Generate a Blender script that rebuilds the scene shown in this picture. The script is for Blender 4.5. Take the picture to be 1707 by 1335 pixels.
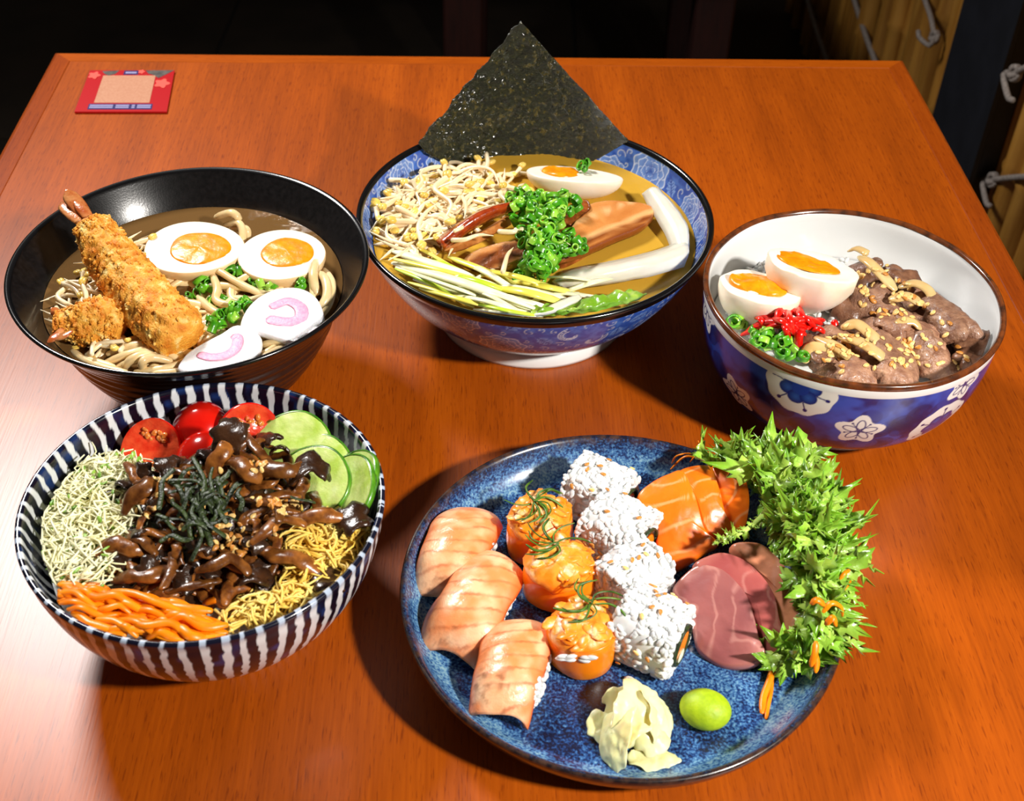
import bpy, math, random
import numpy as np
from mathutils import Matrix, Vector

for o in list(bpy.data.objects):
    bpy.data.objects.remove(o)
rng = random.Random(11)
nr = np.random.RandomState(5)
pi = math.pi
SC = bpy.context.scene
COL = SC.collection

# ------------------------------------------------------------------ camera
CAMH, FPX = .545, 2098.0
_p, _r = math.radians(41.58), math.radians(1.62)
_c, _s = math.cos(_p), math.sin(_p)
_R = np.array([1, 0, 0.]); _U = np.array([0, _s, _c]); CW = np.array([0, _c, -_s])
CR = math.cos(_r) * _R + math.sin(_r) * _U
CU = -math.sin(_r) * _R + math.cos(_r) * _U
CAM = np.array([0, 0, CAMH])
cd = bpy.data.cameras.new('camera')
cd.sensor_width = 36; cd.lens = 36 * FPX / 1707
cd.clip_start = .02; cd.clip_end = 30
cd.dof.use_dof = True; cd.dof.focus_distance = .76; cd.dof.aperture_fstop = 15
co = bpy.data.objects.new('camera', cd); COL.objects.link(co)
m3 = Matrix([[CR[i], CU[i], -CW[i]] for i in range(3)])
co.matrix_world = Matrix.Translation((0, 0, CAMH)) @ m3.to_4x4()
SC.camera = co

# ------------------------------------------------------------------ world, lamps, exposure
w = bpy.data.worlds.new('world'); SC.world = w; w.use_nodes = True
w.node_tree.nodes['Background'].inputs[0].default_value = (1, .86, .72, 1)
w.node_tree.nodes['Background'].inputs[1].default_value = .045

def lamp(name, loc, target, power, size, color, spread=180):
    l = bpy.data.lights.new(name, 'AREA'); l.energy = power; l.shape = 'DISK'; l.size = size; l.color = color; l.spread = math.radians(spread)
    o = bpy.data.objects.new(name, l); COL.objects.link(o)
    o.location = loc
    o.rotation_euler = (Vector(target) - Vector(loc)).to_track_quat('-Z', 'Y').to_euler()
lamp('key_lamp', (.81, -.12, .90), (.06, .47, 0), 7.0, .10, (1, .95, .88), 92)
lamp('window_lamp', (-.80, 1.45, 1.2), (-.08, .62, 0), 18.5, .34, (1, .97, .94), 140)

SC.view_settings.view_transform = 'Standard'; SC.view_settings.look = 'None'
SC.view_settings.gamma = 1; SC.view_settings.use_curve_mapping = False
SC.view_settings.exposure = 0.0

# ------------------------------------------------------------------ pixel <-> point helpers
def ray(px, py):
    return (px - 853.5) / FPX * CR - (py - 667.5) / FPX * CU + CW
def P(px, py, z=0.):
    d = ray(px, py)
    return CAM + d * ((z - CAMH) / d[2])
def PZ(l):
    return [P(*a) for a in l]
def depth(p):
    return float((np.asarray(p) - CAM) @ CW)

# ------------------------------------------------------------------ numpy noise
def _h(i, j, k, seed):
    n = (i * 374761393 + j * 668265263 + k * 2147483647 + seed * 144665) & 0xffffffff
    n = ((n ^ (n >> 13)) * 1274126177) & 0xffffffff
    n = n ^ (n >> 16)
    return (n & 0xffff) / 32767.5 - 1.
def vn(Q, sc, seed=0):
    Q = np.asarray(Q, float) * sc
    if Q.shape[-1] == 2: Q = np.concatenate([Q, np.zeros(Q.shape[:-1] + (1,))], -1)
    I = np.floor(Q).astype(np.int64); F = Q - I; F = F * F * (3 - 2 * F)
    x, y, z = I[..., 0], I[..., 1], I[..., 2]; u, v, t = F[..., 0], F[..., 1], F[..., 2]
    r = 0
    for a in (0, 1):
        for b in (0, 1):
            for c in (0, 1):
                r = r + _h(x + a, y + b, z + c, seed) * (u if a else 1 - u) * (v if b else 1 - v) * (t if c else 1 - t)
    return r
def fbm(Q, sc, seed=0, o=3):
    return sum(vn(Q, sc * 2 ** k, seed + k) * .5 ** k for k in range(o)) / 1.6
def norm(v):
    v = np.asarray(v, float)
    return v / np.maximum(np.linalg.norm(v, axis=-1, keepdims=True), 1e-12)
def sstep(a, b, x):
    t = np.clip((x - a) / (b - a), 0, 1)
    return t * t * (3 - 2 * t)

# ------------------------------------------------------------------ mesh pieces: each returns (V, F)
def catmull(pts, n, closed=False):
    P_ = np.array(pts, float); m = len(P_)
    if m < 3 and not closed:
        t = np.linspace(0, 1, n)[:, None]; return P_[0] * (1 - t) + P_[-1] * t
    if closed: Q = np.vstack([P_[-1], P_, P_[0], P_[1]]); seg = m
    else: Q = np.vstack([2 * P_[0] - P_[1], P_, 2 * P_[-1] - P_[-2]]); seg = m - 1
    t = np.linspace(0, seg, n, endpoint=not closed)
    i = np.minimum(t.astype(int), seg - 1); f = (t - i)[:, None]
    a, b, c, d = Q[i], Q[i + 1], Q[i + 2], Q[i + 3]
    return .5 * (2 * b + (c - a) * f + (2 * a - 5 * b + 4 * c - d) * f ** 2 + (3 * b - a - 3 * c + d) * f ** 3)
def tube(pts, r, n=7, flat=1., twist=0., up=(0, 0, 1), round_ends=True):
    p = np.array(pts, float); m = len(p)
    R = np.array(np.broadcast_to(np.asarray(r, float), (m,)))
    T = norm(np.gradient(p, axis=0))
    upv = np.array(up, float)
    N = np.cross(upv, T[0])
    if np.linalg.norm(N) < .05: N = np.cross((1., .1, 0), T[0])
    N = norm(N); Ns = []
    for k in range(m):
        N = norm(N - T[k] * (N @ T[k])); Ns.append(N)
    Ns = np.array(Ns); B = np.cross(T, Ns)
    if round_ends:
        p = np.vstack([p[0] - T[0] * R[0] * .5, p, p[-1] + T[-1] * R[-1] * .5])
        Ns = np.vstack([Ns[0], Ns, Ns[-1]]); B = np.vstack([B[0], B, B[-1]])
        R = np.concatenate([[R[0] * .55], R, [R[-1] * .55]]); m += 2
    a = np.linspace(0, 2 * pi, n, endpoint=False)[None] + np.linspace(0, twist, m)[:, None]
    V = p[:, None] + R[:, None, None] * (np.cos(a)[..., None] * Ns[:, None] + flat * np.sin(a)[..., None] * B[:, None])
    V = V.reshape(-1, 3)
    i = np.arange(m - 1)[:, None] * n; j = np.arange(n)[None]; k = (j + 1) % n
    F = np.stack([i + j, i + k, i + n + k, i + n + j], -1).reshape(-1, 4).tolist()
    F.append(list(range(n))[::-1]); F.append(list(range((m - 1) * n, m * n)))
    return V, F
def gridF(nu, nv, wrap=False):
    i = np.arange(nu - 1)[:, None]; j = np.arange(nv if wrap else nv - 1)[None]; k = (j + 1) % nv
    return np.stack([i * nv + j, i * nv + k, (i + 1) * nv + k, (i + 1) * nv + j], -1).reshape(-1, 4)
def solid(G, th):
    nu, nv = G.shape[:2]
    N = norm(np.cross(np.gradient(G, axis=0), np.gradient(G, axis=1)))
    th = np.asarray(th)[..., None] if np.ndim(th) else th
    A = (G + N * th / 2).reshape(-1, 3); B = (G - N * th / 2).reshape(-1, 3); n = nu * nv
    F = gridF(nu, nv); out = np.vstack([F, F[:, ::-1] + n])
    idx = np.arange(n).reshape(nu, nv)
    loop = np.concatenate([idx[0, :-1], idx[:-1, -1], idx[-1, :0:-1], idx[:0:-1, 0]])
    nx = np.roll(loop, -1)
    E = np.stack([nx, loop, loop + n, nx + n], -1)
    return np.vstack([A, B]), np.vstack([out, E])[:, ::-1].tolist()
def loft(rows, nu, nv):
    rr = np.array([catmull(r, nv) for r in rows])
    return np.array([catmull(rr[:, j], nu) for j in range(nv)]).transpose(1, 0, 2)
def blob(rx, ry, rz, nu=14, nv=9, nz=0., ns=40., seed=0, flatb=None):
    th = np.linspace(0, pi, nv)[1:-1]; ph = np.linspace(0, 2 * pi, nu, endpoint=False)
    T_, H_ = np.meshgrid(th, ph, indexing='ij')
    D = np.stack([np.sin(T_) * np.cos(H_), np.sin(T_) * np.sin(H_), np.cos(T_)], -1).reshape(-1, 3)
    D = np.vstack([D, [[0, 0, 1], [0, 0, -1]]])
    V = D * np.array([rx, ry, rz])
    if nz: V = V * (1 + nz * fbm(V + seed * .37, ns, seed, 2))[:, None]
    if flatb is not None: V[:, 2] = np.maximum(V[:, 2], -flatb)
    n = nu * (nv - 2); F = gridF(nv - 2, nu, True)[:, ::-1].tolist()
    for j in range(nu):
        k = (j + 1) % nu
        F.append([n, j, k]); F.append([n + 1, n - nu + k, n - nu + j])
    return V, F
def lathe(prof, n):
    pr = np.array(prof, float); m = len(pr)
    a = np.linspace(0, 2 * pi, n, endpoint=False)
    V = np.stack([pr[:, 0][:, None] * np.cos(a), pr[:, 0][:, None] * np.sin(a), np.repeat(pr[:, 1][:, None], n, 1)], -1)
    return V.reshape(-1, 3), gridF(m, n, True)
def slab(outline, th, n=(0, 0, 1), hump=0., m=44, edge=.35, nz=0., ns=80., seed=0, sm=True, bend=None):
    O = catmull(outline, m, True) if sm else np.array(outline, float)
    m = len(O); n = norm(n); c = O.mean(0)
    rows = []
    rr = edge * th
    size = np.linalg.norm(O - c, axis=1).mean()
    for s, off in ((.0, 'b'), (.5, 'b'), (.85, 'b'), (1 - .5 * rr / size, 'b'), (1., 'm0'), (1., 'm1'), (1 - .5 * rr / size, 't'), (.93, 't'), (.8, 't'), (.55, 't'), (.28, 't'), (.0, 't')):
        q = c + (O - c) * s
        d = {'b': -th, 'm0': -th + rr, 'm1': -rr, 't': 0}[off]
        q = q + n * (d + (hump * (1 - s * s)))
        rows.append(q)
    V = np.array(rows)
    if nz:
        V = V + n * (nz * fbm(V + seed, ns, seed, 3))[..., None]
    V = V.reshape(-1, 3)
    if bend is not None: V = bend(V)
    k = len(rows)
    return V, gridF(k, m, True).tolist()
def box(x0, x1, y0, y1, z0, z1):
    V = np.array([(x, y, z) for z in (z0, z1) for y in (y0, y1) for x in (x0, x1)], float)
    return V, [[0, 2, 3, 1], [4, 5, 7, 6], [0, 1, 5, 4], [2, 6, 7, 3], [0, 4, 6, 2], [1, 3, 7, 5]]
def join(L):
    V, F, o = [], [], 0
    for v, f in L:
        V.append(v); F += [[i + o for i in q] for q in f]; o += len(v)
    return np.vstack(V), F
def rotm(yaw=0, tilt=0, roll=0):
    return np.array((Matrix.Rotation(yaw, 3, 'Z') @ Matrix.Rotation(tilt, 3, 'X') @ Matrix.Rotation(roll, 3, 'Y')))
def xf(vf, M=None, loc=(0, 0, 0), s=1.):
    v = vf[0] * s
    if M is not None: v = v @ np.asarray(M).T
    return v + np.asarray(loc), vf[1]
def basis(a, up=(0, 0, 1)):
    a = norm(a); b = norm(np.cross(up, a)); c = np.cross(a, b)
    return np.stack([a, b, c], 1)

# ------------------------------------------------------------------ objects
def mesh(name, vf, mats, mi=None, col=None, smooth=True):
    V, F = vf
    me = bpy.data.meshes.new(name)
    me.from_pydata(np.asarray(V).tolist(), [], F if isinstance(F, list) else F.tolist())
    for m in (mats if isinstance(mats, (list, tuple)) else [mats]): me.materials.append(m)
    if mi is not None: me.polygons.foreach_set('material_index', np.asarray(mi, np.int32))
    if smooth: me.polygons.foreach_set('use_smooth', np.ones(len(me.polygons), bool))
    if col is not None:
        a = me.color_attributes.new('col', 'FLOAT_COLOR', 'POINT')
        c = np.ones((len(V), 4), np.float32); c[:, :3] = col
        a.data.foreach_set('color', c.ravel())
    me.update()
    return me
def setp(o, label=None, cat=None, group=None, kind=None):
    if label: o['label'] = label
    if cat: o['category'] = cat
    if group: o['group'] = group
    if kind: o['kind'] = kind
    return o
def thing(name, loc, label, cat, group=None, kind=None):
    o = bpy.data.objects.new(name, None); o.empty_display_size = .01
    COL.objects.link(o); o.location = loc
    return setp(o, label, cat, group, kind)
def part(name, par, vf, mats, mi=None, col=None, smooth=True, label=None, kind=None):
    """world-space vertices become a child of an unrotated parent"""
    L = np.zeros(3); q = par
    while q is not None: L += np.array(q.location); q = q.parent
    o = bpy.data.objects.new(name, mesh(name, (np.asarray(vf[0]) - L, vf[1]), mats, mi, col, smooth))
    COL.objects.link(o); o.parent = par
    return setp(o, label=label, kind=kind)
def solo(name, vf, mats, label, cat, group=None, kind=None, mi=None, col=None, smooth=True):
    V = np.asarray(vf[0]); L = V.mean(0); L[2] = V[:, 2].min()
    o = bpy.data.objects.new(name, mesh(name, (V - L, vf[1]), mats, mi, col, smooth))
    o.location = L; COL.objects.link(o)
    return setp(o, label, cat, group, kind)
def inst(name, me, loc, eul, s, label=None, cat=None, group=None, parent=None):
    o = bpy.data.objects.new(name, me); COL.objects.link(o)
    o.location = loc; o.rotation_euler = eul
    o.scale = (s, s, s) if np.ndim(s) == 0 else s
    if parent: o.parent = parent
    return setp(o, label, cat, group)
def zone(x, y, L):
    for cond, t in L:
        if cond(x, y): return t
def inpoly(x, y, poly):
    c = False; n = len(poly)
    for i in range(n):
        x0, y0 = poly[i]; x1, y1 = poly[i - 1]
        if (y0 > y) != (y1 > y) and x < (x1 - x0) * (y - y0) / (y1 - y0) + x0: c = not c
    return c
def samp(poly):
    xs = [p[0] for p in poly]; ys = [p[1] for p in poly]
    while True:
        x = rng.uniform(min(xs), max(xs)); y = rng.uniform(min(ys), max(ys))
        if inpoly(x, y, poly): return x, y
def U(a, b): return rng.uniform(a, b)

# ------------------------------------------------------------------ materials
def lin(c):
    c = np.array(c, float) / 255
    return tuple(np.where(c <= .04045, c / 12.92, ((c + .055) / 1.055) ** 2.4)) + (1.,)
def setin(b, k, v):
    if k in b.inputs: b.inputs[k].default_value = v
def M(name, c1, c2=None, sc=60, rough=.4, bump=0, bsc=300, sss=0, spec=.5, coat=0, rnd=0, det=4, c3=None, pos=(.35, .65), stretch=None, attr=False, brough=None, bdist=.001, trans=0):
    m = bpy.data.materials.new(name); m.use_nodes = True
    T = m.node_tree; N = T.nodes; K = T.links.new; b = N['Principled BSDF']
    tc = N.new('ShaderNodeTexCoord'); src = tc.outputs['Object']
    if stretch:
        mp = N.new('ShaderNodeMapping'); mp.inputs['Scale'].default_value = stretch; K(src, mp.inputs[0]); src2 = mp.outputs[0]
    else: src2 = src
    if attr:
        at = N.new('ShaderNodeAttribute'); at.attribute_name = 'col'; out = at.outputs['Color']
    elif c2 is not None:
        nz = N.new('ShaderNodeTexNoise'); nz.inputs['Scale'].default_value = sc; nz.inputs['Detail'].default_value = det
        K(src2, nz.inputs['Vector'])
        rp = N.new('ShaderNodeValToRGB'); rp.color_ramp.elements[0].position = pos[0]; rp.color_ramp.elements[1].position = pos[1]
        rp.color_ramp.elements[0].color = lin(c1); rp.color_ramp.elements[1].color = lin(c2)
        if c3 is not None:
            e = rp.color_ramp.elements.new(min(.95, pos[1] + .12)); e.color = lin(c3)
        K(nz.outputs[0], rp.inputs[0]); out = rp.outputs[0]
    else:
        rg = N.new('ShaderNodeRGB'); rg.outputs[0].default_value = lin(c1); out = rg.outputs[0]
    if rnd:
        oi = N.new('ShaderNodeObjectInfo'); mr = N.new('ShaderNodeMapRange')
        mr.inputs['To Min'].default_value = 1 - rnd; mr.inputs['To Max'].default_value = 1 + rnd * .6
        K(oi.outputs['Random'], mr.inputs[0])
        hs = N.new('ShaderNodeHueSaturation'); K(mr.outputs[0], hs.inputs['Value']); K(out, hs.inputs['Color']); out = hs.outputs[0]
    K(out, b.inputs['Base Color'])
    setin(b, 'Roughness', rough); setin(b, 'Specular IOR Level', spec)
    if sss:
        setin(b, 'Subsurface Weight', sss); setin(b, 'Subsurface Radius', (1., .5, .3)); setin(b, 'Subsurface Scale', .004)
    if coat: setin(b, 'Coat Weight', coat); setin(b, 'Coat Roughness', .12)
    if trans: setin(b, 'Transmission Weight', trans)
    if bump:
        n2 = N.new('ShaderNodeTexNoise'); n2.inputs['Scale'].default_value = bsc; n2.inputs['Detail'].default_value = 3
        K(src, n2.inputs['Vector'])
        bp = N.new('ShaderNodeBump'); bp.inputs['Strength'].default_value = bump; bp.inputs['Distance'].default_value = bdist
        K(n2.outputs[0], bp.inputs['Height']); K(bp.outputs[0], b.inputs['Normal'])
    return m
def liquid(name, tint, diffuse, cloud):
    m = bpy.data.materials.new(name); m.use_nodes = True
    T = m.node_tree; N = T.nodes; K = T.links.new
    N.remove(N['Principled BSDF'])
    tr = N.new('ShaderNodeBsdfTransparent'); tr.inputs[0].default_value = lin(tint)
    df = N.new('ShaderNodeBsdfDiffuse'); df.inputs[0].default_value = lin(diffuse)
    gl = N.new('ShaderNodeBsdfGlossy'); gl.inputs['Roughness'].default_value = .06
    m1 = N.new('ShaderNodeMixShader'); m1.inputs[0].default_value = cloud; K(tr.outputs[0], m1.inputs[1]); K(df.outputs[0], m1.inputs[2])
    fr = N.new('ShaderNodeFresnel'); fr.inputs[0].default_value = 1.34
    m2 = N.new('ShaderNodeMixShader'); K(fr.outputs[0], m2.inputs[0]); K(m1.outputs[0], m2.inputs[1]); K(gl.outputs[0], m2.inputs[2])
    nz = N.new('ShaderNodeTexNoise'); nz.inputs['Scale'].default_value = 90; bp = N.new('ShaderNodeBump')
    tc = N.new('ShaderNodeTexCoord'); K(tc.outputs['Object'], nz.inputs['Vector'])
    bp.inputs['Strength'].default_value = .25; bp.inputs['Distance'].default_value = .002
    K(nz.outputs[0], bp.inputs['Height']); K(bp.outputs[0], gl.inputs['Normal']); K(bp.outputs[0], fr.inputs['Normal'])
    K(m2.outputs[0], N['Material Output'].inputs[0])
    return m
def wood(name, dark, mid, light, rough, pores=True, axis='Y', coat=.0):
    m = bpy.data.materials.new(name); m.use_nodes = True
    T = m.node_tree; N = T.nodes; K = T.links.new; b = N['Principled BSDF']
    tc = N.new('ShaderNodeTexCoord')
    def nz(scale, st, det=4):
        mp = N.new('ShaderNodeMapping'); mp.inputs['Scale'].default_value = st if axis == 'Y' else (st[1], st[0], st[2])
        K(tc.outputs['Object'], mp.inputs[0])
        t = N.new('ShaderNodeTexNoise'); t.inputs['Scale'].default_value = scale; t.inputs['Detail'].default_value = det
        K(mp.outputs[0], t.inputs['Vector']); return t.outputs[0]
    g = nz(34, (1, .10, 1), 5); f = nz(620, (1, .035, 1), 3); big = nz(5, (1, .35, 1), 3)
    rp = N.new('ShaderNodeValToRGB'); e = rp.color_ramp.elements
    e[0].position = .32; e[0].color = lin(dark); e[1].position = .72; e[1].color = lin(light)
    x = e.new(.52); x.color = lin(mid)
    ad = N.new('ShaderNodeMath'); ad.operation = 'MULTIPLY_ADD'; ad.inputs[1].default_value = .45; K(g, ad.inputs[0])
    a2 = N.new('ShaderNodeMath'); a2.operation = 'MULTIPLY_ADD'; a2.inputs[1].default_value = .3; K(f, a2.inputs[0])
    a3 = N.new('ShaderNodeMath'); a3.operation = 'MULTIPLY'; a3.inputs[1].default_value = .27; K(big, a3.inputs[0])
    K(a3.outputs[0], a2.inputs[2]); K(a2.outputs[0], ad.inputs[2]); K(ad.outputs[0], rp.inputs[0])
    out = rp.outputs[0]
    if pores:
        pn = nz(1100, (1, .08, 1), 2)
        r2 = N.new('ShaderNodeValToRGB'); r2.color_ramp.elements[0].position = .60; r2.color_ramp.elements[1].position = .68
        r2.color_ramp.elements[0].color = (1, 1, 1, 1); r2.color_ramp.elements[1].color = (.6, .5, .45, 1); K(pn, r2.inputs[0])
        mx = N.new('ShaderNodeMix'); mx.data_type = 'RGBA'; mx.blend_type = 'MULTIPLY'; mx.inputs[0].default_value = .8
        K(out, mx.inputs[6]); K(r2.outputs[0], mx.inputs[7]); out = mx.outputs[2]
    K(out, b.inputs['Base Color'])
    b.inputs['Roughness'].default_value = rough
    bp = N.new('ShaderNodeBump'); bp.inputs['Strength'].default_value = .12; bp.inputs['Distance'].default_value = .0006
    K(f, bp.inputs['Height']); K(bp.outputs[0], b.inputs['Normal'])
    if coat: setin(b, 'Coat Weight', coat); setin(b, 'Coat Roughness', .35)
    return m

MT = wood('table_veneer', (132, 55, 2), (164, 73, 4), (190, 90, 8), .345)
MTE = wood('table_edge', (118, 44, 3), (154, 65, 5), (180, 83, 10), .31)
MTX = wood('table_edge_cross', (138, 58, 2), (174, 79, 5), (196, 95, 10), .31, axis='X')
M_black = M('black_glaze', (13, 12, 13), (24, 22, 23), 300, .24, .12, 900, coat=.5, bdist=.0004)
M_rimk = M('black_rim', (12, 12, 14), rough=.18, coat=.5)
M_print = M('printed_porcelain', (0, 0, 0), attr=True, rough=.2, coat=.3)
M_printb = M('printed_bowl_glaze', (0, 0, 0), attr=True, rough=.18, coat=.3)
M_porc = M('white_porcelain', (228, 228, 226), rough=.2, coat=.4)
M_brownrim = M('brown_rim_glaze', (120, 62, 28), (62, 36, 24), 120, .2, coat=.6, c3=(150, 92, 30))
M_white = M('egg_white', (250, 242, 226), (246, 236, 214), 60, .35, .06, 200, sss=.2)
M_skin = M('egg_skin', (224, 184, 128), (238, 208, 162), 70, .35, .08, 200, sss=.12)
M_skinw = M('pale_egg_skin', (244, 226, 200), (248, 236, 218), 60, .35, .1, 200, sss=.2)
M_yolk = M('yolk', (236, 134, 4), (248, 158, 10), 160, .32, .35, 260, sss=.15, c3=(252, 186, 50))
M_nood = M('noodle', (232, 198, 138), (242, 218, 168), 80, .32, .1, 300, sss=.15, coat=.1, rnd=.1)
M_spr = M('sprout_stem', (250, 220, 172), (253, 236, 202), 60, .3, .1, 300, sss=.2, coat=.2, rnd=.12)
M_bean = M('sprout_bean', (232, 190, 78), (240, 210, 112), 90, .35, .1, 300, sss=.1, rnd=.15)
M_bread = M('breadcrumb_crust', (220, 128, 20), (244, 174, 60), 150, .6, .9, 900, sss=.1, c3=(255, 220, 138), det=8, pos=(.34, .56))
M_tail = M('shrimp_tail', (176, 84, 34), (206, 140, 84), 120, .28, .4, 500, coat=.4)
M_naru = M('fishcake', (238, 236, 238), rough=.42, bump=.35, bsc=900, sss=.2)
M_pink = M('fishcake_pink', (240, 150, 186), (244, 176, 200), 500, .45, .3, 900, sss=.1)
M_scal = M('scallion', (44, 132, 12), (108, 184, 36), 120, .32, .1, 300, coat=.15, rnd=.35, sss=.1)
M_scalp = M('scallion_pale', (128, 194, 44), (172, 220, 84), 120, .3, .1, 300, coat=.2, rnd=.3, sss=.1)
M_pork = M('pork', (184, 108, 48), (214, 146, 78), 110, .34, .5, 350, sss=.1, coat=.3, c3=(228, 172, 108), stretch=(1, 2.2, 1))
M_porkd = M('pork_edge', (118, 54, 18), (170, 92, 40), 180, .28, .6, 500, coat=.4)
M_porkr = M('pork_rind', (140, 44, 14), (176, 66, 20), 160, .22, .35, 500, coat=.7)
M_leek = M('leek_white', (232, 226, 206), (242, 238, 224), 40, .25, .1, 200, sss=.25, coat=.3, trans=.15)
M_negw = M('leek_strip_white', (242, 238, 186), (248, 246, 214), 60, .3, sss=.15, coat=.15, rnd=.06)
M_negy = M('leek_strip_yellow', (238, 222, 78), (246, 234, 116), 60, .3, sss=.15, coat=.15, rnd=.08)
M_negg = M('leek_strip_green', (180, 218, 40), (208, 232, 78), 60, .3, sss=.15, coat=.15, rnd=.08)
M_porkv = M('pork_marbled', (0, 0, 0), attr=True, rough=.32, bump=.5, bsc=380, coat=.3, sss=.1)
M_leaf = M('lettuce', (0, 0, 0), attr=True, rough=.32, sss=.15, coat=.2, bump=.3, bsc=500)
M_nori = M('nori', (14, 19, 7), (42, 47, 17), 300, .25, .9, 800, spec=1., coat=.25, c3=(92, 80, 34), bdist=.004, det=8, pos=(.38, .55))
M_nori2 = M('nori_strip', (24, 36, 14), (60, 76, 34), 300, .42, .6, 700, rnd=.3)
M_beef = M('beef', (134, 92, 72), (184, 138, 108), 170, .42, .9, 380, coat=.22, c3=(222, 180, 146), rnd=.3, sss=.05, bdist=.0015)
M_beefd = M('beef_dark', (96, 60, 42), (142, 100, 74), 150, .38, .8, 420, coat=.25, rnd=.12)
M_onion = M('onion', (240, 194, 120), (248, 220, 160), 60, .25, .1, 200, sss=.25, coat=.2, rnd=.1, trans=.25)
M_ses = M('sesame', (238, 190, 108), (246, 212, 144), 500, .4, rnd=.18, sss=.05)
M_sesb = M('toasted_sesame', (196, 124, 46), (216, 152, 74), 500, .4, rnd=.22)
M_rice = M('rice', (232, 232, 230), (220, 220, 218), 200, .34, sss=.2, coat=.1)
M_beni = M('red_ginger', (214, 12, 6), (236, 30, 16), 120, .26, .2, 400, sss=.1, coat=.25, rnd=.12)
M_tom = M('tomato_skin', (204, 18, 8), (220, 30, 14), 60, .16, sss=.1, coat=.4)
M_tomf = M('tomato_flesh', (214, 40, 18), (232, 84, 46), 140, .22, .4, 400, sss=.1, coat=.4)
M_tomj = M('tomato_gel', (214, 96, 28), (222, 140, 60), 500, .12, .6, 500, coat=.8, sss=.1)
M_cuc = M('cucumber_flesh', (176, 204, 84), (206, 222, 136), 110, .28, .3, 500, sss=.25, coat=.3, c3=(222, 232, 170))
M_cucs = M('cucumber_skin', (52, 112, 14), (96, 156, 30), 130, .3, .2, 300, coat=.4)
M_mush = M('mushroom_stem', (84, 42, 12), (152, 92, 36), 170, .3, .4, 350, coat=.22, rnd=.45)
M_mushd = M('mushroom_cap', (28, 15, 9), (60, 35, 18), 140, .28, .6, 350, coat=.3, rnd=.35)
M_carr = M('carrot', (252, 126, 0), (255, 150, 8), 80, .36, .15, 300, sss=.1, rnd=.1)
M_pot = M('potato_shred', (240, 194, 76), (248, 220, 124), 70, .4, sss=.15)
M_alf = M('alfalfa_stem', (250, 244, 186), (255, 252, 216), 70, .4, sss=.1)
M_alfl = M('alfalfa_leaf', (96, 150, 30), (150, 190, 66), 120, .4)
M_sal = M('salmon', (0, 0, 0), attr=True, rough=.3, sss=.2, coat=.2, bump=.12, bsc=260)
M_sear = M('seared_salmon', (0, 0, 0), attr=True, rough=.34, sss=.2, coat=.2, bump=.3, bsc=500)
M_tart = M('salmon_tartare', (250, 132, 16), (254, 164, 56), 110, .36, .3, 260, sss=.15, coat=.12, c3=(255, 222, 176), pos=(.38, .58))
M_salw = M('salmon_wrap', (248, 120, 8), (254, 146, 24), 50, .28, .1, 200, sss=.12, coat=.2)
M_tuna = M('tuna', (0, 0, 0), attr=True, rough=.3, sss=.2, coat=.3, bump=.15, bsc=400)
M_ging = M('pickled_ginger', (242, 228, 158), (247, 238, 186), 60, .34, .12, 250, sss=.45, coat=.1)
M_was = M('wasabi', (150, 180, 6), (172, 198, 18), 240, .55, .25, 600, sss=.1)
M_chive = M('chive_thread', (46, 84, 14), (92, 130, 36), 200, .4, rnd=.3)
M_seam = M('char_speck', (52, 34, 14), rough=.5)

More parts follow.
